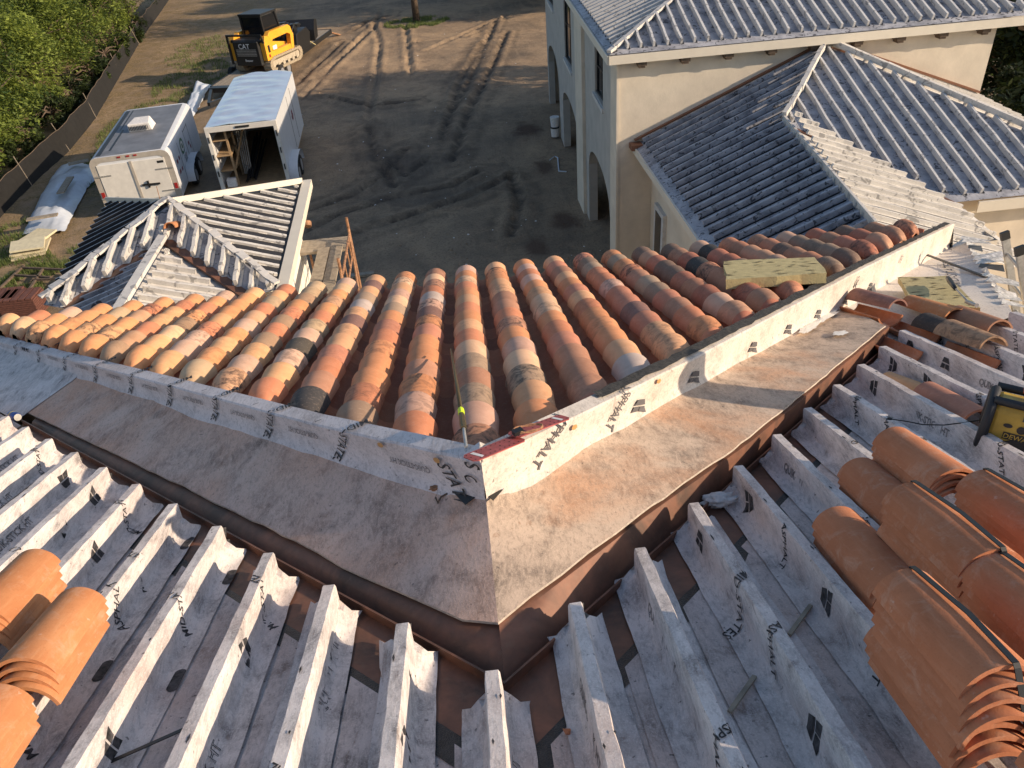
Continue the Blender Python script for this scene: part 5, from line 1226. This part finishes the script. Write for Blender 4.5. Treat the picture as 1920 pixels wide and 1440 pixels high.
for (a, b) in ((130, 283), (180, 222), (225, 140), (262, 85), (60, 350)):
    p = gp(a, b, GZ) - org / K; mb = MB(K); mb.bar(p + Vector((.04, 0, -.1)), p + Vector((-.22 + random.uniform(-.05, .15), 0, 1.05)), .024, .016, 0, (0, 1, 0)); mb.build('stake', M['wood'], fn_)
# tarp piles
def tarp(label, edgeL, edgeR, hgt, seed, name='tarp'):
    mb = MB(); n = len(edgeL); SUB = 7; rows = []; m_ = 18
    for i in range((n - 1) * SUB + 1):
        a, f = divmod(i, SUB); a = min(a, n - 2); f = (i - a * SUB) / SUB
        L = edgeL[a].lerp(edgeL[a + 1], f); R_ = edgeR[a].lerp(edgeR[a + 1], f); row = []
        for j in range(m_ + 1):
            t_ = j / m_; p = L.lerp(R_, t_); prof_ = (1 - abs(2 * t_ - 1) ** 4); q = i / ((n - 1) * SUB); prof_ *= min(1, 5 * q + .1, 5 * (1 - q) + .1)
            z = hgt * prof_ * (.75 + .35 * noise.noise((p.x * 1.1, p.y * 1.1, seed))) + .10 * prof_ * noise.noise((p.x * 3.2, p.y * 2.2, seed + 3)) + .05 * abs(noise.noise((p.x * 7, p.y * 4, seed + 6))) + .015
            jx = .06 * noise.noise((p.y * 3, j, seed)) if j in (0, m_) else 0; row.append((p.x + jx, p.y, GZ + .04 + z))
        rows.append(row)
    vs = [v for r in rows for v in r]; w_ = m_ + 1
    mb.add(vs, [(i * w_ + j, i * w_ + j + 1, (i + 1) * w_ + j + 1, (i + 1) * w_ + j) for i in range(len(rows) - 1) for j in range(m_)])
    return tag(yard(mb, name, M['sheet'], smooth=True), label, 'tarp')
q = lambda l, z=-8.3: [gp(a, b, z) for a, b in l]
tarp('crumpled white plastic tarp over a pile beside the silt fence', q([(38, 432), (60, 388), (84, 345), (100, 318), (126, 297)]), q([(118, 425), (136, 390), (160, 345), (176, 330), (180, 305)]), .32, 2)
tarp('narrow white plastic tarp roll between the two trailers', q([(335, 215), (352, 188), (362, 160), (366, 152)]), q([(358, 218), (374, 190), (386, 165), (396, 154)]), .28, 8)
for (px, py, px2, py2, wd, lb) in ((50, 412, 108, 402, .20, 'grey plank weighing down the near end of the tarp'), (113, 362, 132, 332, .22, 'short tan plank lying mid tarp'), (128, 308, 166, 300, .26, 'grey plank on the far end of the tarp by the trailer')):
    a = gp(px, py, -8.02); b = gp(px2, py2, -8.02); mb = MB(); mb.bar(a, b, wd, .04); tag(yard(mb, 'plank', M['wood']), lb, 'plank')
# stack of foam or drywall boards
for i, (z, c, lb) in enumerate(((-8.42, [(20, 488), (28, 455), (92, 448), (84, 474)], 'lowest board in the cream stack below the tarp'), (-8.36, [(17, 480), (24, 452), (95, 444), (86, 468)], 'second lowest board in the cream stack below the tarp'), (-8.27, [(22, 458), (70, 428), (106, 430), (84, 446)], 'skewed board poking out behind the cream stack'), (-8.24, [(17, 472), (20, 453), (84, 442), (82, 462)], 'top cream board of the stack below the tarp'))):
    cs = [gp(a, b, z) for a, b in c]; mb = MB(); mb.add([p for p in cs] + [p - Vector((0, 0, .05)) for p in cs], [(0, 1, 2, 3), (7, 6, 5, 4)] + [(i_, 4 + i_, 4 + (i_ + 1) % 4, (i_ + 1) % 4) for i_ in range(4)]); tag(yard(mb, 'board', plain('cream_board_%d' % i, (.52 + .04 * i, .45 + .04 * i, .30 + .03 * i), .8)), lb, 'board')
# steel rack lying in the grass
z = -8.33; rows = [((-5, 545), (45, 498)), ((40, 565), (80, 505)), ((62, 565), (122, 520)), ((85, 572), (130, 505))]; cols = [((40, 502), (132, 506)), ((28, 516), (95, 520)), ((10, 545), (105, 550)), ((50, 566), (100, 562)), ((60, 525), (118, 522))]
o0 = gp(70, 535, GZ) * K; rk = empty('steel_rack', o0, 0, 'dark steel rack frame lying in the grass at the left edge', 'rack')
for a, b in rows + cols:
    mb = MB(K); mb.bar(gp(a[0], a[1], z) - o0 / K, gp(b[0], b[1], z) - o0 / K, .05, .05); mb.build('bar', M['bark'], rk)
for i, (px, py, lb) in enumerate(((20, 590, 'dark red tile stack at the left edge below the steel rack'), (52, 592, 'dark red tile stack beside the one at the left edge'))):
    c = gp(px, py, GZ); mb = MB()
    for j in range(9): mb.box(c.x - .42 + .01 * random.random(), c.x + .42, c.y - .25 + .01 * random.random(), c.y + .35, GZ + .06 + j * .05, GZ + .10 + j * .05)
    for j in range(5): mb.box(c.x - .42 + j * .17, c.x - .28 + j * .17, c.y - .24, c.y + .34, GZ + .51, GZ + .55)
    tag(yard(mb, 'tile_stack', M['redtile_dark']), lb, 'tile stack', 'dark tile stacks on the ground')
# buckets and hose by the arches
bc = gp(1041, 256, GZ)
for i, (z, lb) in enumerate(((0, 'lower white bucket standing by the arches'), (.30, 'upper white bucket with lid stacked on the other'))):
    rt_ = empty('bucket', (bc.x * K, bc.y * K, (GZ + z) * K), 0, lb, 'bucket'); mb = MB(K); mb.tube([(0, 0, .01), (0, 0, .33)], [.125, .15], 18); mb.build('pail', M['cloth'], rt_, auto=40)
    mb = MB(K); mb.tube([(0, 0, .30 + .03 * i), (0, 0, .345 + .02 * i)], .158, 18); mb.build('lid' if i else 'rim', M['cloth'] if i else M['black'], rt_, auto=40)
mb = MB(); pts = [gp(a, b, GZ + .03) for a, b in ((1031, 300), (1040, 293), (1046, 296), (1047, 310), (1048, 321), (1062, 322))]; mb.tube(pts, .02, 6); tag(yard(mb, 'hose', M['sheet']), 'pale hose curled on the dirt near the arches', 'hose')
mb = MB(); a = gp(654, 521, GZ); b = gp(702, 515, GZ); mb.bar(a + Vector((0, 0, .04)), b + Vector((0, 0, .04)), .15, .06); tag(yard(mb, 'lumber', M['wood']), 'short timber lying on the dirt below the scaffold', 'lumber')
# ------------------------------------------------------------------ trailers
def wheel(parent, x, y, r=.30, wd=.17, side=1):
    root = MB(K); root.tube([(x - wd / 2, y, r), (x - wd / 2 + .03, y, r), (x + wd / 2 - .03, y, r), (x + wd / 2, y, r)], [r - .03, r, r, r - .03], 24); o = root.build('wheel', M['tyre'], parent, auto=40)
    m_ = MB(K); xo = x + side * (wd / 2 + .002); m_.tube([(xo - .02 * side, y, r), (xo, y, r)], [r * .62, r * .58], 18); m_.build('rim', M['rim'], o, auto=40); return o
def text_on(mb, txt, fn, size, mi=0, outline=False): write(mb, txt, fn, mi, size, 0, 0, 0, outline, 1, 0)
def trailer_closed():
    L, W, zt, zb = 5.15, 2.22, GZ + .33, 0
    c = Vector((-9.43, 23.0, GZ)); yaw = radians(7.0)
    root = empty('enclosed_trailer', c * K, yaw, 'white enclosed trailer with a roof air conditioner and closed rear doors', 'trailer')
    H = 1.77; F0 = .32; hw_ = W / 2; B_ = lambda: MB(K)
    # body with rounded roof edges
    prof_ = [(-hw_, F0), (hw_, F0), (hw_, H - .22), (hw_ - .03, H - .12), (hw_ - .09, H - .04), (hw_ - .2, H), (-hw_ + .2, H), (-hw_ + .09, H - .04), (-hw_ + .03, H - .12), (-hw_, H - .22)]
    mb = B_(); n = len(prof_); vs = [(x, 0, z) for x, z in prof_] + [(x, L, z) for x, z in prof_]; mb.add(vs, [tuple(range(n)), tuple(range(n, 2 * n))[::-1]] + [(i, n + i, n + (i + 1) % n, (i + 1) % n) for i in range(n)]); body = mb.build('body', M['trailer'], root, auto=30)
    mb = B_(); mb.box(-hw_ + .2, hw_ - .2, .08, L - .15, H + .001, H + .012); rf = mb.build('roof_sheet', M['greyroof'], root)
    mb = B_()
    for (x0, x1, y0, y1) in ((-hw_ + .22, -hw_ + .34, .1, 4.9), (-hw_ + .5, -hw_ + .56, .5, 2.6), (-hw_ + .42, -hw_ + .46, 2.6, 4.9)): mb.box(x0, x1, y0, y1, H + .013, H + .016)
    mb.build('tar_streak', M['black'], rf)
    mb = B_(); mb.add([(x * 1.002, -.012, z) for x, z in prof_] + [(x * (hw_ - .16) / hw_, -.012, F0 + .06 + (z - F0) * .86) for x, z in prof_], [(i, (i + 1) % n, n + (i + 1) % n, n + i) for i in range(n)]); mb.build('rear_frame', M['trailer_trim'], root)
    for sx in (-1, 1):
        x0, x1 = (sx * .03, sx * (hw_ - .17)); mb = B_(); mb.box(min(x0, x1), max(x0, x1), -.03, -.002, F0 + .08, H - .22); d = mb.build('door', M['trailer_door'], root, bevel=.01)
        for z in (F0 + .25, H - .55): mb = B_(); mb.box(min(sx * .62, sx * hw_), max(sx * .62, sx * hw_), -.045, -.031, z, z + .035); mb.build('hinge_strap', M['steel'], d)
        if sx > 0:
            mb = B_(); mb.bar((.12, -.06, .85), (.62, -.06, .83), .03, .05); mb.bar((.30, -.06, .75), (.30, -.06, .95), .05, .05, 0, (0, 1, 0)); mb.build('latch_bar', M['black'], d)
            mb = B_(); mb.box(.72, .90, -.034, -.031, H - .36, H - .29); mb.build('badge', M['black'], d)
        else:
            mb = B_(); mb.box(-.94, -.62, -.036, -.031, F0 + .12, F0 + .28); mb.build('number_plate', M['bronze'], d)
    mb = B_(); mb.bar((0, -.04, F0 + .08), (0, -.04, H - .2), .07, .03, 0, (0, 1, 0)); mb.build('door_post', M['trailer_trim'], root)
    for sx in (-1, 1): mb = B_(); mb.box(sx * (hw_ - .08) - .045, sx * (hw_ - .08) + .045, -.03, -.012, F0 + .25, F0 + .45); mb.build('tail_light', M['lightred'], root)
    for x in (-.3, -.05, .15): mb = B_(); mb.box(x, x + .09, -.03, -.012, H - .07, H - .03); mb.build('marker_light', M['lightred'], root)
    # air conditioner
    mb = B_(); mb.add([(-.33, 2.2, H + .012), (.37, 2.2, H + .012), (.37, 2.9, H + .012), (-.33, 2.9, H + .012), (-.32, 2.16, H + .26), (.34, 2.16, H + .26), (.26, 2.85, H + .29), (-.2, 2.85, H + .29)], [(0, 3, 2, 1), (4, 5, 6, 7), (0, 1, 5, 4), (1, 2, 6, 5), (2, 3, 7, 6), (3, 0, 4, 7)]); ac = mb.build('air_conditioner', M['cloth'], root, bevel=.03)
    mb = B_(); 
    for i in range(13): x = -.28 + i * .045; mb.bar((x, 2.155, H + .06), (x, 2.145, H + .20), .018, .012, 0, (0, 1, 0))
    mb.build('grille', M['black'], ac)
    # right side details
    x = hw_ + .004; mb = B_()
    for y in (1.35, 2.65, 3.5): mb.box(x - .002, x + .002, y, y + .018, F0 + .05, H - .25)
    mb.box(x - .002, x + .002, 2.65, 3.5, H - .3, H - .28); mb.build('panel_seam', M['black'], body)
    mb = B_(); mb.add([(x + .004, 1.95 + .30 * cos(i * pi / 12), 1.25 + .24 * sin(i * pi / 12)) for i in range(24)], [tuple(range(24))]); mb.add([(x + .007, 1.95 + .20 * cos(i * pi / 12), 1.25 + .16 * sin(i * pi / 12)) for i in range(24)], [tuple(range(24))], 1); mb.add([(x + .010, 1.95 + .09 * cos(i * pi / 6), 1.25 + .08 * sin(i * pi / 6)) for i in range(12)], [tuple(range(12))], 0); mb.build('round_logo', [M['green'], M['cloth']], body)
    mb = B_()
    for (y, z, w_) in ((.75, 1.15, .12), (1.1, 1.15, .1), (.75, .85, .14), (1.1, .82, .1), (3.1, 1.0, .12), (3.25, .85, .09)): mb.box(x, x + .004, y - w_, y + w_ * .5, z - .05, z + .06)
    mb.build('lettering_mark', M['maroon'], body)
    mb = B_(); mb.box(x - .01, x + .012, 1.75, 2.35, .72, 1.02); mb.box(x - .01, x + .16, 1.7, 2.4, .60, .72); mb.build('vent_box', M['trailer'], root)
    mb = B_(); mb.box(x + .002, x + .016, 1.85, 2.25, .76, .98); mb.build('window', M['glass'], root)
    fp = [(1.35, .30)] + [(2.35 + 1.0 * cos(pi - i * pi / 10), .36 + .42 * sin(i * pi / 10) ** .6) for i in range(11)] + [(3.35, .30)]
    mb = B_(); ms = [(y, z) for y, z in fp]; mb.add([(x, y, z) for y, z in ms] + [(x + .24, y, z) for y, z in ms], [(i, len(ms) + i, len(ms) + i + 1, i + 1) for i in range(len(ms) - 1)]); mb.build('fender', M['trailer'], root, smooth=True)
    for sx in (-1, 1):
        for y in (1.95, 2.85): wheel(root, sx * (hw_ + .10), y, .30, .17, sx)
    mb = B_(); mb.bar((-.4, L, .4), (0, L + .9, .4), .07, .09); mb.bar((.4, L, .4), (0, L + .9, .4), .07, .09); mb.build('tongue', M['black'], root)
    return root
trailer_closed()
def trailer_open():
    L, W, H, F0 = 5.9, 2.0, 2.22, .40; c = Vector((-6.13, 23.2, GZ)); yaw = radians(3.2); hw_ = W / 2; B_ = lambda: MB(K)
    root = empty('cargo_trailer', c * K, yaw, 'white cargo trailer with its rear wide open and wood shelving inside', 'trailer')
    mb = B_(); mb.box(-hw_, hw_, 0, L, F0 - .06, F0); mb.build('floor', M['ply'], root)
    for sx in (-1, 1):
        mb = B_(); x0, x1 = sorted((sx * hw_, sx * (hw_ - .04))); mb.box(x0, x1, 0, L, F0, H); sd2 = mb.build('side_wall', M['trailer'], root)
        mb = B_(); xi = sx * (hw_ + .003)
        if sx > 0:
            for y in (3.0, 4.1): mb.box(xi - .002, xi + .003, y, y + .025, F0 + .1, H - .1)
            mb.box(xi, xi + .004, 3.35, 3.75, 1.32, 1.42); mb.build('panel_seam', M['black'], sd2)
            mb = B_(); mb.box(xi, xi + .005, 3.45, 3.68, 1.25, 1.55); mb.build('logo_mark', M['maroon'], sd2)
    mb = B_(); mb.prism([(-hw_, L), (hw_, L), (hw_ * .6, L + .45), (-hw_ * .6, L + .45)], F0, H - .01); mb.build('nose', M['trailer'], root)
    # wrinkled roof skin
    mb = B_(); vs = []; nx_, ny_ = 24, 60
    for j in range(ny_ + 1):
        for i in range(nx_ + 1):
            x = -hw_ + W * i / nx_; y = -.02 + (L + .35) * j / ny_; e = min(1, 6 * min(i / nx_, 1 - i / nx_)); xx = x * (1 if y < L else 1 - (y - L) * .9)
            vs.append((xx, y, H + .02 + e * (.035 * noise.noise((x * 1.2, y * 2.4, 2)) + .02 * noise.noise((x * 2.2 + y, y * 4, 5)) + .03)))
    mb.add(vs, [(j * (nx_ + 1) + i, j * (nx_ + 1) + i + 1, (j + 1) * (nx_ + 1) + i + 1, (j + 1) * (nx_ + 1) + i) for j in range(ny_) for i in range(nx_)]); mb.build('roof_skin', plain('satin_roof', (.50, .56, .66), .22, .35, .04, 3), root, smooth=True)
    mb = B_(); mb.box(-hw_ - .02, hw_ + .02, -.05, .06, H - .12, H + .03); mb.box(-hw_ - .02, -hw_ + .09, -.05, .05, F0 - .1, H - .12); mb.box(hw_ - .09, hw_ + .02, -.05, .05, F0 - .1, H - .12); mb.box(-hw_ - .02, hw_ + .02, -.05, .03, F0 - .12, F0 - .06); mb.build('rear_frame', M['trailer_door'], root, bevel=.01)
    mb = B_()
    for x in (-hw_ + .035, hw_ - .035):
        for z in (.9, 1.4, 1.9): mb.bar((x, -.06, z - .08), (x, -.06, z + .08), .03, .05, 0, (0, 1, 0))
    mb.bar((-.15, -.06, H - .03), (.25, -.06, H - .03), .03, .05); mb.build('latch', M['black'], root)
    mb = B_(); mb.box(-hw_ + .02, hw_ - .02, -1.1, -.06, F0 - .34, F0 - .28); mb.build('ramp', M['ply'], root)
    mb = B_()
    for y in (.3, 1.2, 2.1): mb.bar((-.55, y, F0), (-.55, y, H - .15), .06, .06, 0, (0, 1, 0)); 
    for z in (.85, 1.3, 1.75): mb.box(-hw_ + .05, -.52, .25, 2.2, z, z + .04)
    mb.bar((-.52, .3, .9), (-.2, 1.2, 1.8), .05, .03); mb.build('shelving', M['ply'], root)
    mb = B_()
    for i in range(7): mb.tube([(-.30 + .08 * i % .3, .3 + .05 * i, F0 + .06 + .05 * (i % 3)), (-.25 + .12 * (i % 4), 2.9, F0 + .5 + .12 * (i % 3))], .035, 8)
    for i in range(5): mb.tube([(-.42 + .05 * i, .9, F0 + .1), (-.48 + .07 * i, 1.5, H - .35)], .018, 6, 1)
    tag(mb.build('pipe_bundle', [M['black'], M['steel']]), 'dark bundle of pipes and tools lying inside the open cargo trailer', 'pipes').matrix_world = root_m(root)
    mb = B_(); mb.box(-.85, -.58, .12, .4, F0 + .01, F0 + .22); o = mb.build('box', M['cloth']); o.matrix_world = root_m(root); tag(o, 'small white box on the cargo trailer floor under the shelves', 'box')
    x = hw_ + .004; ms = [(1.75 + 0.0, .36)] + [(2.75 + 1.0 * cos(pi - i * pi / 10), .42 + .42 * sin(i * pi / 10) ** .6) for i in range(11)] + [(3.75, .36)]
    mb = B_(); ms = [(y - 1.5, z) for y, z in ms]; mb.add([(x, y, z) for y, z in ms] + [(x + .26, y, z) for y, z in ms], [(i, len(ms) + i, len(ms) + i + 1, i + 1) for i in range(len(ms) - 1)]); mb.build('fender', M['trailer'], root, smooth=True)
    for sx in (-1, 1):
        for y in (.95, 1.75): wheel(root, sx * (hw_ + .12), y, .32, .18, sx)
    return root
def root_m(r): return Matrix.Translation(r.location) @ Matrix.Rotation(r.rotation_euler.z, 4, 'Z')
trailer_open()
# flatbed trailer and track loader
dA = gp(505, 140, -8.02); dB = gp(612, 62, -8.02); dv = (dB - dA); yawF = -atan2(dv.x, dv.y)
fc = dA.lerp(dB, .0); B_ = lambda: MB(K)
fb = empty('flatbed_trailer', (fc.x * K, fc.y * K, GZ * K), yawF, 'long flatbed trailer with a wood deck carrying the yellow loader', 'trailer')
Wd = 2.0; Lf = dv.length + .8
mb = B_(); mb.box(-Wd, 0, -1.6, Lf, .42, .50); dk = mb.build('deck', M['wood'], fb)
mb = B_()
for i in range(9): mb.box(-Wd + .22 * i + .01, -Wd + .22 * i + .02, -1.55, Lf - .05, .501, .503)
mb.build('deck_seam', M['bark'], dk)
mb = B_(); mb.box(-Wd - .04, -Wd, -1.7, Lf, .30, .52); mb.box(0, .04, -1.7, Lf, .30, .52); mb.box(-Wd, 0, Lf, Lf + .05, .3, .52); mb.bar((-Wd, -1.7, .4), (-Wd / 2, -4.2, .42), .12, .14); mb.bar((0, -1.7, .4), (-Wd / 2, -4.2, .42), .12, .14); mb.box(-Wd, 0, -2.0, -1.6, .3, .5); mb.build('frame', M['black'], fb)
for y in (.95, 1.75):
    for x, sx in ((.17, 1), (-Wd - .15, -1)): wheel(fb, x, y, .34, .2, sx)
mb = B_(); mb.bar((-.3, Lf + .1, .4), (.1, Lf + .9, .05), .3, .05); mb.build('ramp', M['rust'], fb)
lc = Vector((fc.x, fc.y, 0)) + Matrix.Rotation(yawF, 3, 'Z') @ Vector((-.85, .35, 0))
ld2 = empty('track_loader', (lc.x * K, lc.y * K, (GZ + .505) * K), yawF - radians(12), 'yellow and black compact track loader with its black rear door facing the camera', 'loader'); ld2.scale = (1.13, 1.13, 1.13)
hw_ = .82
tp_ = [(.28, .28 * 0 + .0), (2.25, 0), (2.45, .12), (2.5, .32), (2.38, .50), (.42, .52), (.15, .44), (.05, .25), (.12, .06)]
for sx in (-1, 1):
    xo = sx * hw_; mb = B_(); x0, x1 = sorted((xo, xo - sx * .34)); out = tp_; inn = [(1.27 + (y - 1.27) * .84, .26 + (z - .26) * .66) for y, z in tp_]; n = len(out)
    vs = [(x0, y, z) for y, z in out] + [(x1, y, z) for y, z in out] + [(x0, y, z) for y, z in inn] + [(x1, y, z) for y, z in inn]
    fs = []
    for i in range(n):
        j = (i + 1) % n; fs += [(i, n + i, n + j, j), (2 * n + i, 2 * n + j, 3 * n + j, 3 * n + i), (i, j, 2 * n + j, 2 * n + i), (n + i, 3 * n + i, 3 * n + j, n + j)]
    mb.add(vs, fs); 
    for i in range(n):      # tread bars
        a = out[i]; b = out[(i + 1) % n]; m_ = max(1, int(math.hypot(b[0] - a[0], b[1] - a[1]) / .14))
        for q_ in range(m_):
            t_ = (q_ + .5) / m_; y, z = a[0] + (b[0] - a[0]) * t_, a[1] + (b[1] - a[1]) * t_; cy, cz = 1.27, .26; l_ = math.hypot(y - cy, z - cz); mb.box(x0 - .005, x1 + .005, y - .03, y + .03, z - .012, z + .022)
    tk = mb.build('track', M['tanrubber'], ld2)
    mb = B_()
    for (y, z, r) in ((.35, .26, .15), (2.2, .22, .17), (.75, .16, .09), (1.1, .15, .09), (1.45, .15, .09), (1.8, .16, .09)): mb.tube([(x0 + .04, y, z), (x1 - .04, y, z)], r, 14)
    mb.box(x0 + .06, x1 - .06, .4, 2.15, .18, .36); mb.build('rollers', M['tan'], tk, auto=40)
mb = B_(); mb.xprism([(.0, .30), (1.9, .30), (2.0, .75), (1.1, .95), (.55, 1.15), (.02, 1.08)], -hw_ + .34, hw_ - .34); mb.build('chassis', M['yellow'], ld2, bevel=.02)
mb = B_(); mb.prism([(-hw_ + .26, -.14), (hw_ - .26, -.14), (hw_ - .22, .02), (-hw_ + .22, .02)], .30, 1.18); rd = mb.build('rear_door', M['black'], ld2, bevel=.02)
mb = B_(); text_on(mb, 'CAT', lambda a, b, z=0: Vector((a - .06, -.148 - z, b + 1.02)), .26); text_on(mb, 'Beaver', lambda a, b, z=0: Vector((a + .04, -.148 - z, b + .50)), .13); mb.build('lettering', M['wpaint'], rd)
mb = B_()
for i in range(5): mb.box(-.45, .45, -.15, -.142, .66 + i * .055, .685 + i * .055)
mb.build('louvre', M['steel'], rd)
mb = B_(); mb.box(-hw_ + .1, hw_ - .1, -.02, .75, 1.12, 1.22); mb.build('engine_hood', M['black'], ld2, bevel=.03)
mb = B_(); mb.bar((-hw_ + .02, -.10, 1.40), (hw_ - .02, -.10, 1.40), .06, .07); mb.bar((-hw_ + .05, -.10, .35), (-hw_ + .05, -.10, 1.40), .07, .07, 0, (0, 1, 0)); mb.bar((hw_ - .05, .0, 1.1), (hw_ - .05, -.10, 1.42), .06, .06, 0, (0, 1, 0)); mb.build('guard_bar', M['black'], ld2)
for sx in (-1, 1):
    x0, x1 = sorted((sx * (hw_ - .02), sx * (hw_ - .22))); mb = B_()
    mb.xprism([(.0, .45), (.38, .45), (.50, 1.02), (.34, 1.30), (.12, 1.34), (.0, 1.1)], x0, x1); mb.xprism([(.34, 1.30), (.50, 1.02), (.62, 1.12), (1.7, 1.14), (1.9, 1.05), (2.08, 1.05), (2.0, 1.32), (1.85, 1.42), (.5, 1.42)], x0, x1); mb.xprism([(1.78, .50), (1.98, .50), (2.12, 1.05), (1.9, 1.05)], x0, x1); mb.xprism([(.38, .52), (1.78, .52), (1.78, .72), (.42, .72)], x0, x1)
    ar = mb.build('lift_arm', M['yellow'], ld2, bevel=.012)
    if sx > 0:
        mb = B_(); mb.box(x1 + .001, x1 + .006, .16, .3, .72, .98); mb.build('side_lamp', M['black'], ar); mb = B_(); mb.box(x1 + .001, x1 + .006, .14, .24, .55, .66); mb.build('tail_lamp', M['lightred'], ar); mb = B_(); mb.box(x1 + .002, x1 + .006, .5, .78, .75, .90); mb.build('decal', M['wpaint'], ar)
mb = B_(); c0, c1 = .62, 1.85
for sx in (-1, 1):
    for (a, b) in (((c0, 1.1), (c0 - .02, 1.98)), ((c1, .95), (c1 - .25, 1.98)), ((c0, 1.15), (c1, 1.05))): mb.bar((sx * .46, a[0], a[1]), (sx * .46, b[0], b[1]), .07, .07, 0, (1, 0, 0))
for y in (c0, c1 - .25): mb.bar((-.46, y, 1.95), (.46, y, 1.95), .07, .07)
mb.bar((-.46, c0, 1.15), (.46, c0, 1.15), .07, .07); mb.box(-.52, .52, c0 - .06, c1 - .18, 1.97, 2.04); cb = mb.build('cab', M['black'], ld2)
mb = B_(); mb.quad((-.44, c0, 1.2), (.44, c0, 1.2), (.44, c0 - .01, 1.93), (-.44, c0 - .01, 1.93)); [mb.quad((sx * .46, c0 + .03, 1.18), (sx * .46, c1 - .06, 1.12), (sx * .46, c1 - .27, 1.93), (sx * .46, c0 + .03, 1.93)) for sx in (-1, 1)]; mb.build('cab_glass', M['glass'], cb)
mb = B_(); mb.box(-.22, .22, 1.0, 1.4, .9, 1.15); mb.box(-.22, .22, .9, 1.0, 1.0, 1.6); mb.build('seat', M['radio_k'], ld2)
mb = B_(); mb.bar((.40, .95, 1.25), (.42, 1.05, 1.55), .05, .05, 0, (1, 0, 0)); mb.build('seat_bar', M['orange'], ld2)
# black attachment on the deck ahead of the loader
ac_ = Vector((lc.x, lc.y, 0)) + Matrix.Rotation(yawF, 3, 'Z') @ Vector((.1, 4.3, 0))
at = empty('grapple_attachment', (ac_.x * K, ac_.y * K, (GZ + .505) * K), yawF, 'black steel loader attachment strapped at the far end of the flatbed', 'attachment'); at.scale = (1.1, 1.1, 1.25)
mb = B_(); mb.xprism([(-.9, 0), (.6, 0), (.9, .5), (.5, .75), (-.8, .7), (-1.0, .3)], -.95, .85); mb.build('housing', M['black'], at, bevel=.03)
mb = B_(); rng = random.Random(3)
for i in range(14): x = rng.uniform(-.9, .8); y = rng.uniform(-1.2, 1.0); mb.box(x - .08, x + .08, y - .18, y + .18, .3, rng.uniform(.75, 1.0))
for i in range(6): mb.tube([(-.7 + .25 * i, -1.2, .4), (-.6 + .25 * i, -.4, 1.0), (-.7 + .27 * i, .4, .85)], .035, 6)
mb.xprism([(1.2, .1), (1.7, .2), (1.9, .8), (1.6, .85), (1.3, .5)], -1.0, .9); mb.build('hydraulics', M['black'], at)
mb = B_(); 
for (a, b) in (((-.8, 1.2, .95), (.98, .9, .0)), ((.3, -.4, .98), (.98, -1.2, .0))): mb.bar(a, b, .07, .02)
mb.build('tie_strap', M['foam'], at)
# ------------------------------------------------------------------ done
